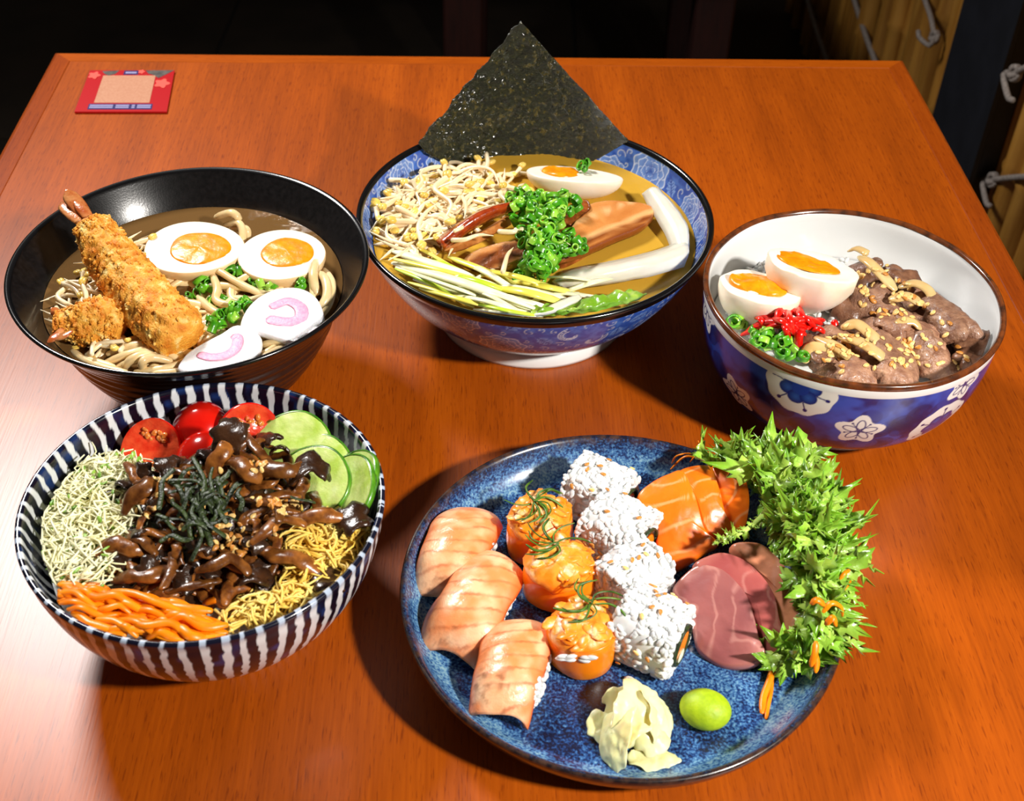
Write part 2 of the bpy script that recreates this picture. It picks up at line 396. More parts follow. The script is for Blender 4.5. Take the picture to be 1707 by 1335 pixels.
def glaze_plate():
    m = bpy.data.materials.new('blue_reactive_glaze'); m.use_nodes = True
    T = m.node_tree; N = T.nodes; K = T.links.new; b = N['Principled BSDF']
    tc = N.new('ShaderNodeTexCoord')
    def noise(s, d):
        t = N.new('ShaderNodeTexNoise'); t.inputs['Scale'].default_value = s; t.inputs['Detail'].default_value = d
        K(tc.outputs['Object'], t.inputs['Vector']); return t.outputs[0]
    def math_(op, a, bb, c=None):
        t = N.new('ShaderNodeMath'); t.operation = op
        for i, x in enumerate((a, bb) if c is None else (a, bb, c)):
            if isinstance(x, (int, float)): t.inputs[i].default_value = x
            else: K(x, t.inputs[i])
        return t.outputs[0]
    sx = N.new('ShaderNodeSeparateXYZ'); K(tc.outputs['Object'], sx.inputs[0])
    r = math_('SQRT', math_('ADD', math_('POWER', sx.outputs[0], 2.), math_('POWER', sx.outputs[1], 2.)), 0.)
    big = noise(22, 4); fine = noise(700, 2); mid = noise(190, 3)
    # glaze pools pale in a ring where the wall meets the floor
    ring = N.new('ShaderNodeValToRGB'); e = ring.color_ramp.elements
    e[0].position = .80; e[0].color = (0, 0, 0, 1); e[1].position = .86; e[1].color = (1, 1, 1, 1)
    e.new(.91).color = (.7, .7, .7, 1); e.new(.945).color = (0, 0, 0, 1)
    rr = math_('MULTIPLY_ADD', mid, .003, math_('MULTIPLY_ADD', big, .012, math_('SUBTRACT', r, .0075)))
    K(math_('DIVIDE', rr, .1195), ring.inputs[0])
    v = math_('MULTIPLY_ADD', fine, 1.25, math_('MULTIPLY_ADD', big, .75, math_('MULTIPLY_ADD', mid, .55, math_('MULTIPLY', ring.outputs[0], .28))))
    rp = N.new('ShaderNodeValToRGB'); e = rp.color_ramp.elements
    e[0].position = .0; e[0].color = lin((20, 22, 42)); e[1].position = 1.; e[1].color = lin((150, 184, 196))
    e.new(.30).color = lin((26, 30, 58)); e.new(.46).color = lin((32, 62, 116)); e.new(.64).color = lin((70, 116, 166)); e.new(.8).color = lin((112, 156, 186))
    K(math_('MULTIPLY_ADD', v, .95, -.75), rp.inputs[0])
    rim = N.new('ShaderNodeValToRGB'); e = rim.color_ramp.elements
    e[0].position = .93; e[0].color = (0, 0, 0, 1); e[1].position = .968; e[1].color = (1, 1, 1, 1)
    K(math_('DIVIDE', math_('MULTIPLY_ADD', mid, .006, math_('SUBTRACT', r, .003)), .1195), rim.inputs[0])
    rc = N.new('ShaderNodeValToRGB'); e = rc.color_ramp.elements
    e[0].position = .4; e[0].color = lin((24, 18, 22)); e[1].position = .66; e[1].color = lin((70, 48, 38)); K(mid, rc.inputs[0])
    mx = N.new('ShaderNodeMix'); mx.data_type = 'RGBA'; K(rim.outputs[0], mx.inputs[0]); K(rp.outputs[0], mx.inputs[6]); K(rc.outputs[0], mx.inputs[7])
    K(mx.outputs[2], b.inputs['Base Color'])
    b.inputs['Roughness'].default_value = .27; setin(b, 'Coat Weight', .35); setin(b, 'Coat Roughness', .15)
    bp = N.new('ShaderNodeBump'); bp.inputs['Strength'].default_value = .2; bp.inputs['Distance'].default_value = .0004
    K(mid, bp.inputs['Height']); K(bp.outputs[0], b.inputs['Normal'])
    return m
M_plate = glaze_plate()

# ================================================================== SETTING
M_floor = M('floor_tile', (30, 24, 18), (40, 32, 24), 8, .5)
M_grout = M('floor_joint', (12, 10, 8), rough=.8)
M_wallb = M('back_wall_paint', (16, 12, 10), (22, 17, 14), 6, .8)
M_bam = M('bamboo', (156, 104, 36), (196, 142, 62), 12, .45, .2, 90, rnd=.3, stretch=(6, 6, .5))
M_post = M('painted_steel', (22, 24, 30), (28, 30, 37), 20, .5)
M_rope = M('rope', (120, 110, 104), (156, 146, 138), 300, .8, .8, 500)
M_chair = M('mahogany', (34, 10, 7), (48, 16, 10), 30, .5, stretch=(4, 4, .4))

fl = thing('floor', (0, 2, -.75), None, None, kind='structure')
part('joint_bed', fl, box(-3.2, 3.2, -1.5, 5.6, -.80, -.756), M_grout, smooth=False)
for i in range(-4, 4):
    for j in range(0, 6):
        o = part('tile', fl, box(i * .8 + .12 + .004, i * .8 + .92 - .004, .6 + j * .8 + .004, 1.4 + j * .8 - .004, -.757, -.75), M_floor, smooth=False)
wb = solo('wall_back', box(-3.2, 3.2, 5.4, 5.6, -.75, 2.2), M_wallb, None, None, kind='structure', smooth=False)

# bamboo screen along the right side, canes stand upright one next to another
WX = .66
wr = thing('wall_right', (WX, 2.2, -.75), None, None, kind='structure')
cane = []
for k in range(3):
    zs = [0]; rad = [.98]
    zz = .1 + .08 * k
    while zz < 1.9:
        zs += [zz - .008, zz, zz + .008]; rad += [.97, 1.1, .98]; zz += .24 + .03 * k
    zs.append(2.0); rad.append(.95)
    V, F = tube([(0, 0, z) for z in zs], np.array(rad) * .019, 12, round_ends=False)
    cane.append(mesh('bamboo_cane', (V, F), M_bam))
yy = 1.06
while yy < 4.6:
    r = U(.8, 1.3)
    inst('bamboo_cane', cane[rng.randrange(3)], (U(-.012, .018), yy - 2.2, 0), (U(-.012, .012), U(-.012, .012), U(0, 6)), (r, r, 1), parent=wr)
    yy += .019 * r * 2 + U(-.002, .012)
bk = part('backing_board', wr, box(WX + .045, WX + .06, 1.0, 4.7, -.75, 1.25), M_wallb, smooth=False)
for zz in (-.45, .25, .9):
    part('bamboo_rail', wr, tube([(WX + .03, 1.02, zz), (WX + .03, 4.66, zz)], .012, 10), M_bam)

# black steel post in front of the screen
def px_on_x(px, py, X):
    d = ray(px, py); return CAM + d * (X / d[0])
a = px_on_x(1672, 120, WX - .055); b_ = px_on_x(1572, 120, WX - .055)
tr = thing('trim_1', (WX - .04, (a[1] + b_[1]) / 2, -.75), None, None, kind='structure')
def bevbox(x0, x1, y0, y1, z0, z1, b=.004):
    o = [(x0 + b, y0), (x1 - b, y0), (x1, y0 + b), (x1, y1 - b), (x1 - b, y1), (x0 + b, y1), (x0, y1 - b), (x0, y0 + b)]
    V = np.array([(x, y, z0) for x, y in o] + [(x, y, z1) for x, y in o])
    F = [[i, (i + 1) % 8, 8 + (i + 1) % 8, 8 + i] for i in range(8)] + [list(range(8))[::-1], list(range(8, 16))]
    return V, F
part('post', tr, bevbox(WX - .055, WX - .023, a[1], b_[1], -.75, 1.3), M_post, smooth=False)
part('flange', tr, bevbox(WX - .062, WX - .054, a[1] - .012, a[1] + .004, -.75, 1.3, .001), M_post, smooth=False)

def knot(c, s=1.):
    c = np.array(c); L = []
    for k, (tx, tz, r) in enumerate(((.3, .2, .011), (-.4, .9, .009), (1.2, -.5, .010))):
        t = np.linspace(0, 2 * pi, 15)
        p = np.stack([np.sin(t) * .2 * r, np.cos(t) * r, np.sin(t) * r * .8], -1) @ rotm(.4 * k, tx, tz).T * s
        L.append(tube(p + c, .0045 * s, 7, round_ends=False))
    return join(L)
kn = [(1558, 62), (1692, 122), (1655, 300)]
ends = [[(1558, 62), (1552, 30), (1542, 0), (1530, -40)], [(1692, 122), (1720, 110), (1760, 112)], [(1655, 300), (1690, 296), (1730, 294), (1790, 290)]]
lab = ['grey rope knot tied at the top beside the black post', 'grey rope knot at the right edge, level with the card', 'grey rope knot lowest of the three, beside the table edge']
for k in range(3):
    kx = WX - (.066 if k == 1 else .033); c = px_on_x(*kn[k], kx)
    o = thing('rope_tie', c, lab[k], 'rope')
    part('knot', o, knot(c, .8), M_rope)
    p = [px_on_x(*q, kx + .004 * i) for i, q in enumerate(ends[k])]
    part('cord', o, tube(catmull(p, 14), .0042, 7), M_rope)
    d = -1 if k else 1
    tail = [c, c + np.array([-.008, -.012 * d, -.008]), c + np.array([-.012, .03 * d, -.016]), c + np.array([-.012, .045 * d, -.012])]
    part('loose_end', o, tube(catmull(tail, 10), .0038, 7), M_rope)
for k, q in enumerate((((1338, -30), (1358, 40), (1382, 110)), ((1415, -30), (1440, 50), (1462, 110)))):
    solo('rope', tube(catmull([px_on_x(*t, WX - .028) for t in q], 12), .005, 7), M_rope, ['thin dark rope slanting across bamboo, further from the post', 'thin dark rope slanting across bamboo, nearer to the post'][k], 'rope')

# dim wooden chair behind the table
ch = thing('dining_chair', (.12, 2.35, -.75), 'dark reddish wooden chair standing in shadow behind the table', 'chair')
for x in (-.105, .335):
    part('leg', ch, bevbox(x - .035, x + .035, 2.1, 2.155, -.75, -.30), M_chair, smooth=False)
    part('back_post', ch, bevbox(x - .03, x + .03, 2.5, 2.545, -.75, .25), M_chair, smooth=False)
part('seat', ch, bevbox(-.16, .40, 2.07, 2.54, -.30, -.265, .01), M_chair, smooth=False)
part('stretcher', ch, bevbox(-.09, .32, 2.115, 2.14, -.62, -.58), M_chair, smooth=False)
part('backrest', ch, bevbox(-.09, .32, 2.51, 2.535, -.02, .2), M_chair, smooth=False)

# ================================================================== TABLE
tcx, tcy = (-.436 + .3637) / 2, (1.0864 + 1.1202) / 2
ang = .0422; TW, TD, EB = .8005, .95, .019
ex = np.array([math.cos(ang), math.sin(ang), 0]); ey = np.array([-math.sin(ang), math.cos(ang), 0])
tl = np.array([tcx, tcy, 0]) - ey * TD / 2
tb = thing('table', tl + np.array([0, 0, -.75]), 'orange brown mahogany table with mitred edge boards carrying all the dishes', 'table')
tb.rotation_euler[2] = ang
def tpart(name, vf, mat, smooth=False):
    o = bpy.data.objects.new(name, mesh(name, (np.asarray(vf[0]) + np.array([0, 0, .75]), vf[1]), mat, smooth=smooth))
    COL.objects.link(o); o.parent = tb; return o
hw, hd = TW / 2, TD / 2
tpart('tabletop', box(-hw + EB, hw - EB, -hd + EB, hd - EB, -.022, -.0002), MT)
def edge(p0, p1, q1, q0, mat):
    # outer run p0-p1, inner run q0-q1, mitred ends, softened arris
    o = []
    pts = [np.array(p + (0,)) for p in (p0, p1, q1, q0)]
    n = norm((pts[0] + pts[1]) / 2 - (pts[2] + pts[3]) / 2)
    rows = [[p + (q - p) * f + np.array([0, 0, k]) for f, k in ((0, -.03), (0, -.004), (.06, -.0012), (.2, 0), (.96, 0), (1, -.0008), (1, -.03))] for p, q in ((pts[0], pts[3]), (pts[1], pts[2]))]
    V = np.array(rows).reshape(-1, 3)
    F = [[i, i + 1, 8 + i, 7 + i] for i in range(6)] + [[6, 0, 7, 13], list(range(7))[::-1], list(range(7, 14))]
    return tpart('edge_board', (V, F), mat)
A_, B_, C_, D_ = (-hw, -hd), (hw, -hd), (hw, hd), (-hw, hd)
a2, b2, c2, d2 = (-hw + EB, -hd + EB), (hw - EB, -hd + EB), (hw - EB, hd - EB), (-hw + EB, hd - EB)
edge(D_, C_, c2, d2, MTX); edge(A_, B_, b2, a2, MTX); edge(A_, D_, d2, a2, MTE); edge(B_, C_, c2, b2, MTE)
for sx in (-1, 1):
    for sy in (-1, 1):
        tpart('leg', bevbox(sx * (hw - .06) - .03, sx * (hw - .06) + .03, sy * (hd - .06) - .03, sy * (hd - .06) + .03, -.75, -.03), MTE)
tpart('apron', join([box(-hw + .06, hw - .06, s * (hd - .06) - .01, s * (hd - .06) + .01, -.11, -.022) for s in (-1, 1)] + [box(s * (hw - .06) - .01, s * (hw - .06) + .01, -hd + .06, hd - .06, -.11, -.022) for s in (-1, 1)]), MTE)

# red card lying flat
M_red = M('card_red', (176, 6, 18), rough=.35); M_cream = M('card_cream', (186, 128, 98), (196, 142, 112), 600, .4)
M_coral = M('card_coral', (248, 92, 78), rough=.4); M_navy = M('card_navy', (32, 30, 92), rough=.4); M_slate = M('card_slate', (66, 62, 60), (98, 92, 86), 200, .4)
M_lav = M('card_lavender', (150, 146, 186), rough=.4)
q = [P(124, 186, .002), P(278, 186, .002), P(291, 117, .002), P(150, 117, .002)]
cu_, cv_ = q[1] - q[0], q[3] - q[0]
def cp(u, v): return q[0] * (1 - u) * (1 - v) + q[1] * u * (1 - v) + q[2] * u * v + q[3] * (1 - u) * v
cardo = thing('menu_card', q[0] * .5 + q[2] * .5 - np.array([0, 0, .002]), 'small red card with pink blossoms and blue caption bars lying at the far corner', 'card')
def plate_poly(uv, z0, z1):
    b = [cp(*x) for x in uv]; n = len(b)
    V = np.array([p + np.array([0, 0, z0 - .002]) for p in b] + [p + np.array([0, 0, z1 - .002]) for p in b])
    return V, [[i, (i + 1) % n, n + (i + 1) % n, n + i] for i in range(n)] + [list(range(n))[::-1], list(range(n, 2 * n))]
def rect(u0, v0, u1, v1): return [(u0, v0), (u1, v0), (u1, v1), (u0, v1)]
part('card_board', cardo, plate_poly(rect(0, 0, 1, 1), 0.0002, .002), M_red, smooth=False)
part('cream_panel', cardo, plate_poly(rect(.18, .2, .79, .86), .002, .0023), M_cream, smooth=False)
cbar = part('caption_bar', cardo, plate_poly(rect(.13, .05, .83, .175), .002, .0022), M_navy, smooth=False)
for u0, u1 in ((.145, .40), (.43, .575), (.605, .64), (.665, .815)):
    part('caption_line', cbar, join([plate_poly(rect(u0, .075 + k * .045, u1, .105 + k * .045), .0022, .0024) for k in (0, 1)]), M_lav, smooth=False)
tbar = part('top_caption_bar', cardo, plate_poly(rect(.41, .885, .58, .985), .002, .0022), M_navy, smooth=False)
part('top_caption_line', tbar, plate_poly(rect(.43, .91, .56, .95), .0022, .0024), M_lav, smooth=False)
part('mountain_print', cardo, plate_poly([(.15, .97), (.35, .99), (.31, .9), (.24, .865), (.19, .9)], .002, .0022), M_slate, smooth=False)
part('mountain_print', cardo, plate_poly([(.66, .99), (.995, .995), (.9, .88), (.83, .80), (.76, .88), (.7, .91)], .002, .0022), M_slate, smooth=False)
def bloss(u, v, r):
    return [(u + r * (1 + .22 * math.cos(5 * t)) * math.cos(t), v + 1.25 * r * (1 + .22 * math.cos(5 * t)) * math.sin(t)) for t in np.linspace(0, 2 * pi, 30, endpoint=False)]
for u, v, r in ((.075, .86, .062), (.885, .66, .078), (.615, .95, .034)):
    part('blossom_print', cardo, plate_poly(bloss(u, v, r), .0022, .00255), M_coral, smooth=False)

# ================================================================== BOWLS
def prof(pts, n, dense=None):
    p = np.array(pts, float); d = np.concatenate([[0], np.cumsum(np.linalg.norm(np.diff(p, axis=0), axis=1))])
    c = catmull(p, 400); d = np.concatenate([[0], np.cumsum(np.linalg.norm(np.diff(c, axis=0), axis=1))])
    t = np.linspace(0, d[-1], n)
    if dense: t = np.concatenate([np.linspace(0, dense, n - 14), np.linspace(dense, d[-1], 15)[1:]])
    return np.stack([np.interp(t, d, c[:, 0]), np.interp(t, d, c[:, 1])], -1)
class Bowl: pass
def hit_out(B, px, py):
    """bowl-relative (theta, arc) where the ray of a pixel first enters the outside wall"""
    for k in range(len(B.out) - 1, 20, -1):
        r, z = B.out[k]; d = P(px, py, z)[:2] - B.c[:2]
        if np.hypot(*d) <= r: return math.atan2(d[1], d[0]), B.s_out[k]
    return math.atan2(d[1], d[0]), B.s_out[20]
def hit_in(B, px, py):
    for k in range(len(B.inn)):
        r, z = B.inn[k]; d = P(px, py, z)[:2] - B.c[:2]
        if np.hypot(*d) >= r and d[1] > -.06: return math.atan2(d[1], d[0]), B.s_in[k]
    return math.atan2(d[1], d[0]), B.s_in[-1]
def arc(p): return np.concatenate([[0], np.cumsum(np.linalg.norm(np.diff(p, axis=0), axis=1))])
def make_bowl(c, outer, inner, nth, no, ni, dense=None):
    """outer: bottom centre to rim; inner: rim to bottom centre (r, z)"""
    B = Bowl(); B.c = np.array(c + (0.,)); B.n = nth
    B.out = prof(outer, no); B.inn = prof(inner, ni, dense)
    B.s_out = arc(B.out); B.s_in = arc(B.inn)
    full = np.vstack([B.out, B.inn])
    V, F = lathe(full, nth)
    B.V = V + B.c; B.F = F
    th = np.linspace(0, 2 * pi, nth, endpoint=False)
    B.th = np.tile(th, len(full)); B.row = np.repeat(np.arange(len(full)), nth)
    B.isout = B.row < no
    B.s = np.concatenate([np.repeat(B.s_out, nth), np.repeat(B.s_in, nth)])
    B.z = V[:, 2]; B.r = np.hypot(V[:, 0], V[:, 1])
    return B
def rin(B, z):
    i = np.argsort(B.inn[:, 1]); return float(np.interp(z, B.inn[i, 1], B.inn[i, 0]))
def disc(c, R, z, n=72, k=10, wav=.0003, meniscus=.0006):
    rr = np.linspace(0, R, k); a = np.linspace(0, 2 * pi, n, endpoint=False)
    V = np.array([[(c[0] + r * math.cos(t), c[1] + r * math.sin(t), z + (meniscus if r == R else 0)) for t in a] for r in rr])
    V[..., 2] += wav * vn(V, 60, 3)
    return V.reshape(-1, 3), gridF(k, n, True)[:, ::-1].tolist()

# ---- black bowl
C_BL = (-.198, .6257)
BL = make_bowl(C_BL, [(0, .0035), (.034, .0035), (.036, .0), (.049, .0), (.052, .006), (.0595, .015), (.0705, .03), (.0820, .051), (.0898, .071), (.1060, .0934)],
               [(.1077, .0949), (.1079, .0963), (.1066, .0969), (.1048, .0953), (.0925, .0785), (.0815, .058), (.0715, .04), (.058, .025), (.03, .018), (0, .017)], 220, 90, 60)
rib = np.where(BL.isout & (BL.z > .012) & (BL.z < .089), .0006 * np.sin(2 * pi * (BL.z / .0075) + BL.th + .6 * np.sin(2 * BL.th)), 0)
V = BL.V.copy(); V[:, 0] += rib * np.cos(BL.th); V[:, 1] += rib * np.sin(BL.th)
bl = thing('noodle_bowl', BL.c, 'wide matt black ceramic bowl holding udon, fried shrimp and fishcake', 'bowl')
part('bowl_body', bl, (V, BL.F), M_black)
part('rim', bl, xf(lathe([(.1060, .0935), (.1079, .0948), (.1082, .0964), (.1066, .0972), (.1046, .0955)], 180), None, BL.c), M_rimk)
M_broth1 = liquid('clear_brown_broth', (214, 166, 100), (190, 142, 84), .28)
ZB = .0755
solo('broth', disc(C_BL, rin(BL, ZB), ZB), M_broth1, 'clear brown broth filling the black bowl', 'broth')

# ---- blue paisley ramen bowl
C_RA = (.012, .714)
RA = make_bowl(C_RA, [(0, .008), (.058, .008), (.0645, .0108), (.073, .0165), (.084, .026), (.096, .0385), (.106, .053), (.1135, .067), (.1175, .0765)],
               [(.1188, .0795), (.1176, .081), (.1158, .0795), (.1125, .070), (.108, .0605), (.1, .047), (.088, .0325), (.07, .02), (.045, .014), (0, .012)], 1300, 130, 66, .04)

class Ink:
    def __init__(s, B, mask, ref, base):
        s.i = np.nonzero(mask)[0]; s.u = B.th[s.i] * ref; s.v = B.s[s.i]; s.L = 2 * pi * ref; s.c = base
    def win(s, u, v, R):
        du = (s.u - u + s.L / 2) % s.L - s.L / 2; dv = s.v - v
        k = np.nonzero((abs(du) < R) & (abs(dv) < R))[0]
        return k, du[k], dv[k]
    def put(s, k, a, col):
        a = np.clip(a, 0, 1)[:, None]; s.c[s.i[k]] = s.c[s.i[k]] * (1 - a) + np.asarray(col) * a
    def line(s, u, v, pts, wd, col, soft=.0003):
        pts = np.asarray(pts); R = np.abs(pts).max() + wd * 2
        k, du, dv = s.win(u, v, R)
        if not len(k): return
        Q = np.stack([du, dv], -1); D = np.full(len(k), 9.)
        for a, b in zip(pts[:-1], pts[1:]):
            ab = b - a; t = np.clip(((Q - a) @ ab) / max(ab @ ab, 1e-12), 0, 1)
            D = np.minimum(D, np.linalg.norm(Q - a - t[:, None] * ab, axis=1))
        s.put(k, 1 - sstep(wd - soft, wd + soft, D), col)
    def poly(s, u, v, f, R, col, soft=.0003):
        k, du, dv = s.win(u, v, R * 1.5)
        if not len(k): return
        s.put(k, 1 - sstep(-soft, soft, f(du, dv)), col)
L3 = lambda c: np.array(lin(c)[:3])
def peony(K, u, v, R, rot, pal):
    for lay, (rr, n) in enumerate(((1., 8), (.72, 7), (.46, 5), (.22, 3))):
        for j in range(n):
            a = rot + 2 * pi * (j + .5 * (lay % 2)) / n
            cu, cv = u + R * rr * .62 * math.cos(a), v + R * rr * .62 * math.sin(a); pr = R * (.40 * rr + .06)
            k, du, dv = K.win(cu, cv, pr * 1.4)
            if not len(k): continue
            th = np.arctan2(dv, du) - a
            d = np.hypot(du, dv) / (pr * (1 + .08 * np.cos(5 * th)))
            out = (du * math.cos(a) + dv * math.sin(a)) / pr
            g = np.clip(.5 + .5 * out, 0, 1)[:, None]
            col = pal[0] * (1 - g) + pal[1] * g
            e = sstep(.78, .95, d)[:, None] * np.clip(out + .5, 0, 1)[:, None]
            col = col * (1 - e) + pal[2] * e
            K.put(k, 1 - sstep(.93, 1.04, d), col)
def paisley(K, u, v, S, rot, flip, pal):
    t = np.linspace(0, 1, 40)
    a = t * 4.4; r = S * (1 - .78 * t)
    sp = np.stack([r * np.cos(a), flip * r * np.sin(a)], -1)
    c, s = math.cos(rot), math.sin(rot); R2 = np.array([[c, -s], [s, c]])
    sp = sp @ R2.T
    K.line(u, v, sp, S * .17, pal[0]); K.line(u, v, sp, S * .03, pal[3])
    n = norm(np.stack([-np.gradient(sp[:, 1]), np.gradient(sp[:, 0])], -1))
    for o in (.19, -.19): K.line(u, v, sp + n * S * o * (1 - .5 * t)[:, None], .00042, pal[2])
    for q in sp[2:34:3]:
        K.poly(u + q[0], v + q[1], lambda x, y: np.hypot(x, y) - .00075, .002, pal[2])
def leaf2(K, u, v, L, rot, pal):
    c, s = math.cos(rot), math.sin(rot)
    def f(x, y):
        a = (x * c + y * s) / L; b = (-x * s + y * c) / L
        return L * (np.abs(b) - .30 * np.sin(np.clip(a, 0, 1) * pi) ** .8 * (1 + .2 * np.sin(a * 26)) + np.where((a < 0) | (a > 1), 1, 0))
    K.poly(u, v, f, L, pal[1]); 
    K.line(u, v, np.array([(0, 0), (L * c, L * s)]), .0004, pal[0])
    for b in np.linspace(.2, .8, 5):
        for sg in (-1, 1):
            p0 = np.array([b * L, 0]); p1 = np.array([b * L + .12 * L, sg * L * .2 * math.sin(b * pi)])
            R2 = np.array([[c, -s], [s, c]]); K.line(u, v, np.array([R2 @ p0, R2 @ p1]), .0003, pal[0])
def swirl(K, u, v, S, rot, flip, col):
    t = np.linspace(0, 1, 22); a = rot + flip * t * 5.5; r = S * (1 - .85 * t)
    K.line(u, v, np.stack([r * np.cos(a), r * np.sin(a)], -1), .00038, col)
ref = .108
Q3 = np.stack([RA.th * ref * np.ones_like(RA.s), RA.s, RA.isout * 3.], -1)
b0 = fbm(Q3, 260, 4, 3)[:, None]
basec = L3((44, 84, 176)) * (1 - sstep(-.4, .5, b0)) + L3((74, 118, 204)) * sstep(-.4, .5, b0)
colr = basec.copy()
palb = [L3((34, 66, 156)), L3((116, 154, 220)), L3((206, 220, 244)), L3((70, 112, 200))]
for out in (True, False):
    S = RA.s_out if out else RA.s_in
    R_ = RA.out if out else RA.inn
    v0 = np.interp(.0105, R_[:, 1], S) if out else S[2]
    v1 = S[-1] if out else np.interp(-.047, -R_[:, 1], S)
    K = Ink(RA, (RA.isout == out), ref, colr)
    r2 = random.Random(21 + out)
    fl_ = []
    if out: fl_ = [hit_out(RA, x, y) for x, y in ((838, 575), (720, 540), (1130, 520), (985, 590))]
    else: fl_ = [hit_in(RA, x, y) for x, y in ((1085, 285), (735, 272), (1150, 350), (640, 330))]
    spots = []
    def free(u, v, R):
        for (a, b, c) in spots:
            du = (u - a + K.L / 2) % K.L - K.L / 2
            if math.hypot(du, v - b) < R + c: return False
        return True
    todo = []
    for k, (a, b) in enumerate(fl_):
        R = (.0155, .012, .011, .010)[k]; todo.append(('p', a * ref, b, R)); spots.append((a * ref, b, R))
    for kind, R, n in (('p', .012, 30), ('s', .0088, 160), ('l', .007, 260), ('w', .0042, 900), ('w', .0026, 1500)):
        for _ in range(n):
            u, v = r2.uniform(0, K.L), r2.uniform(v0, v1)
            if free(u, v, R * .93): spots.append((u, v, R)); todo.append((kind, u, v, R))
    for kind, u, v, R in reversed(todo):
        if kind == 'p': peony(K, u, v, R, r2.uniform(0, 6), palb)
        elif kind == 's': paisley(K, u, v, R, r2.uniform(0, 6), r2.choice((-1, 1)), palb)
        elif kind == 'l': a = r2.uniform(0, 6); leaf2(K, u - R * math.cos(a), v - R * math.sin(a), 2 * R, a, palb)
        else:
            swirl(K, u, v, R, r2.uniform(0, 6), r2.choice((-1, 1)), palb[2] * .75)
ra = thing('ramen_bowl', RA.c, 'large blue paisley porcelain bowl with black rim holding ramen and seaweed sheet', 'bowl')
part('bowl_body', ra, (RA.V, RA.F), M_print, col=colr)
part('rim', ra, xf(lathe([(.1166, .0738), (.1180, .0765), (.1194, .0793), (.1192, .0808), (.1178, .0818), (.1160, .0808), (.1150, .0785)], 180), None, RA.c), M_rimk)
part('foot_ring', ra, xf(lathe([(.060, .006), (.0605, 0), (.0672, 0), (.0672, .002), (.0655, .0112), (.060, .0118)], 140), None, RA.c), M_porc, label='plain white foot ring')
ZR = .0625
M_broth2 = liquid('golden_broth', (248, 196, 78), (255, 198, 70), .55)
solo('broth', disc(C_RA, rin(RA, ZR) - .0002, ZR), M_broth2, 'golden broth filling the blue paisley bowl', 'broth')

# ---- blue and white rice bowl (right)
C_RI = (.208, .629)
RI = make_bowl(C_RI, [(0, .006), (.042, .006), (.05, .008), (.061, .0115), (.0725, .0195), (.0805, .031), (.0865, .046), (.0893, .061), (.0905, .0765)],
               [(.0912, .0828), (.0908, .0851), (.0888, .0851), (.0868, .078), (.0855, .062), (.082, .045), (.074, .029), (.058, .018), (.03, .013), (0, .012)], 1250, 190, 40)
ref = .086
Q3 = np.stack([RI.th * ref, RI.s, RI.isout * 3.], -1)
col = np.tile(L3((226, 227, 226)), (len(RI.V), 1))
mo = RI.isout & (RI.s > np.interp(.009, RI.out[20:, 1], RI.s_out[20:])) & (RI.z < .0758)
bn = (fbm(Q3, 90, 9, 3))[:, None]
bb = L3((16, 26, 98)) * (1 - sstep(-.35, .45, bn)) + L3((44, 78, 176)) * sstep(-.35, .45, bn)
col[mo] = bb[mo]
K = Ink(RI, mo, ref, col); r2 = random.Random(4)
sl0, sl1 = np.interp(.012, RI.out[20:, 1], RI.s_out[20:]), np.interp(.074, RI.out[:, 1], RI.s_out)
for _ in range(150):
    u, v = r2.uniform(0, K.L), r2.uniform(sl0, sl1); R = r2.uniform(.006, .009)
    cc = L3((18, 16, 72)) if r2.random() < .6 else L3((36, 62, 150))
    kk, du, dv = K.win(u, v, R * 1.2)
    K.put(kk, (1 - sstep(R * .85, R, np.hypot(du, dv))) * .6, cc)
white, ink = L3((232, 232, 228)), L3((26, 32, 110))
def medal(u, v, R, kind, rot):
    if kind == 'round':
        K.poly(u, v, lambda x, y: np.hypot(x, y) - R * (1 + .025 * np.cos(10 * np.arctan2(y, x))), R, white)
        for j in range(6):
            a = rot + j * pi / 3; cu, cv = u + R * .36 * math.cos(a), v + R * .36 * math.sin(a)
            kk, du, dv = K.win(cu, cv, R * .5); d = np.hypot(du, dv) / (R * .25)
            g = np.clip(d, 0, 1)[:, None]
            K.put(kk, 1 - sstep(.9, 1.05, d), L3((50, 92, 176)) * (1 - g) + ink * g)
        K.poly(u, v, lambda x, y: np.hypot(x, y) - R * .24, R * .4, L3((34, 60, 150)))
        for j in range(6):
            a = rot + (j + .5) * pi / 3; e = np.array([math.cos(a), math.sin(a)])
            K.line(u, v, np.array([e * R * .5, e * R * .84]), .00045, ink)
            K.poly(u + e[0] * R * .8, v + e[1] * R * .8, lambda x, y: np.hypot(x, y) - R * .065, R * .3, ink)
    else:
        def f(x, y):
            a = np.arctan2(y, x) - rot
            return np.hypot(x, y) - R * (.84 + .16 * np.cos(5 * a))
        K.poly(u, v, f, R * 1.1, white)
        for j in range(5):
            a = rot + j * 2 * pi / 5; t = np.linspace(0, 2 * pi, 22)
            e = np.array([math.cos(a), math.sin(a)]); n = np.array([-e[1], e[0]])
            loop = e * (R * .34 * (1 - np.cos(t)))[:, None] + n * (R * .16 * np.sin(t))[:, None]
            K.line(u, v, loop, .0004, ink)
            a2_ = a + pi / 5; e2 = np.array([math.cos(a2_), math.sin(a2_)]); K.line(u, v, np.array([e2 * R * .1, e2 * R * .56]), .0003, ink)
            K.poly(u + e2[0] * R * .56, v + e2[1] * R * .56, lambda x, y: np.hypot(x, y) - R * .05, R * .3, ink)
seen = []
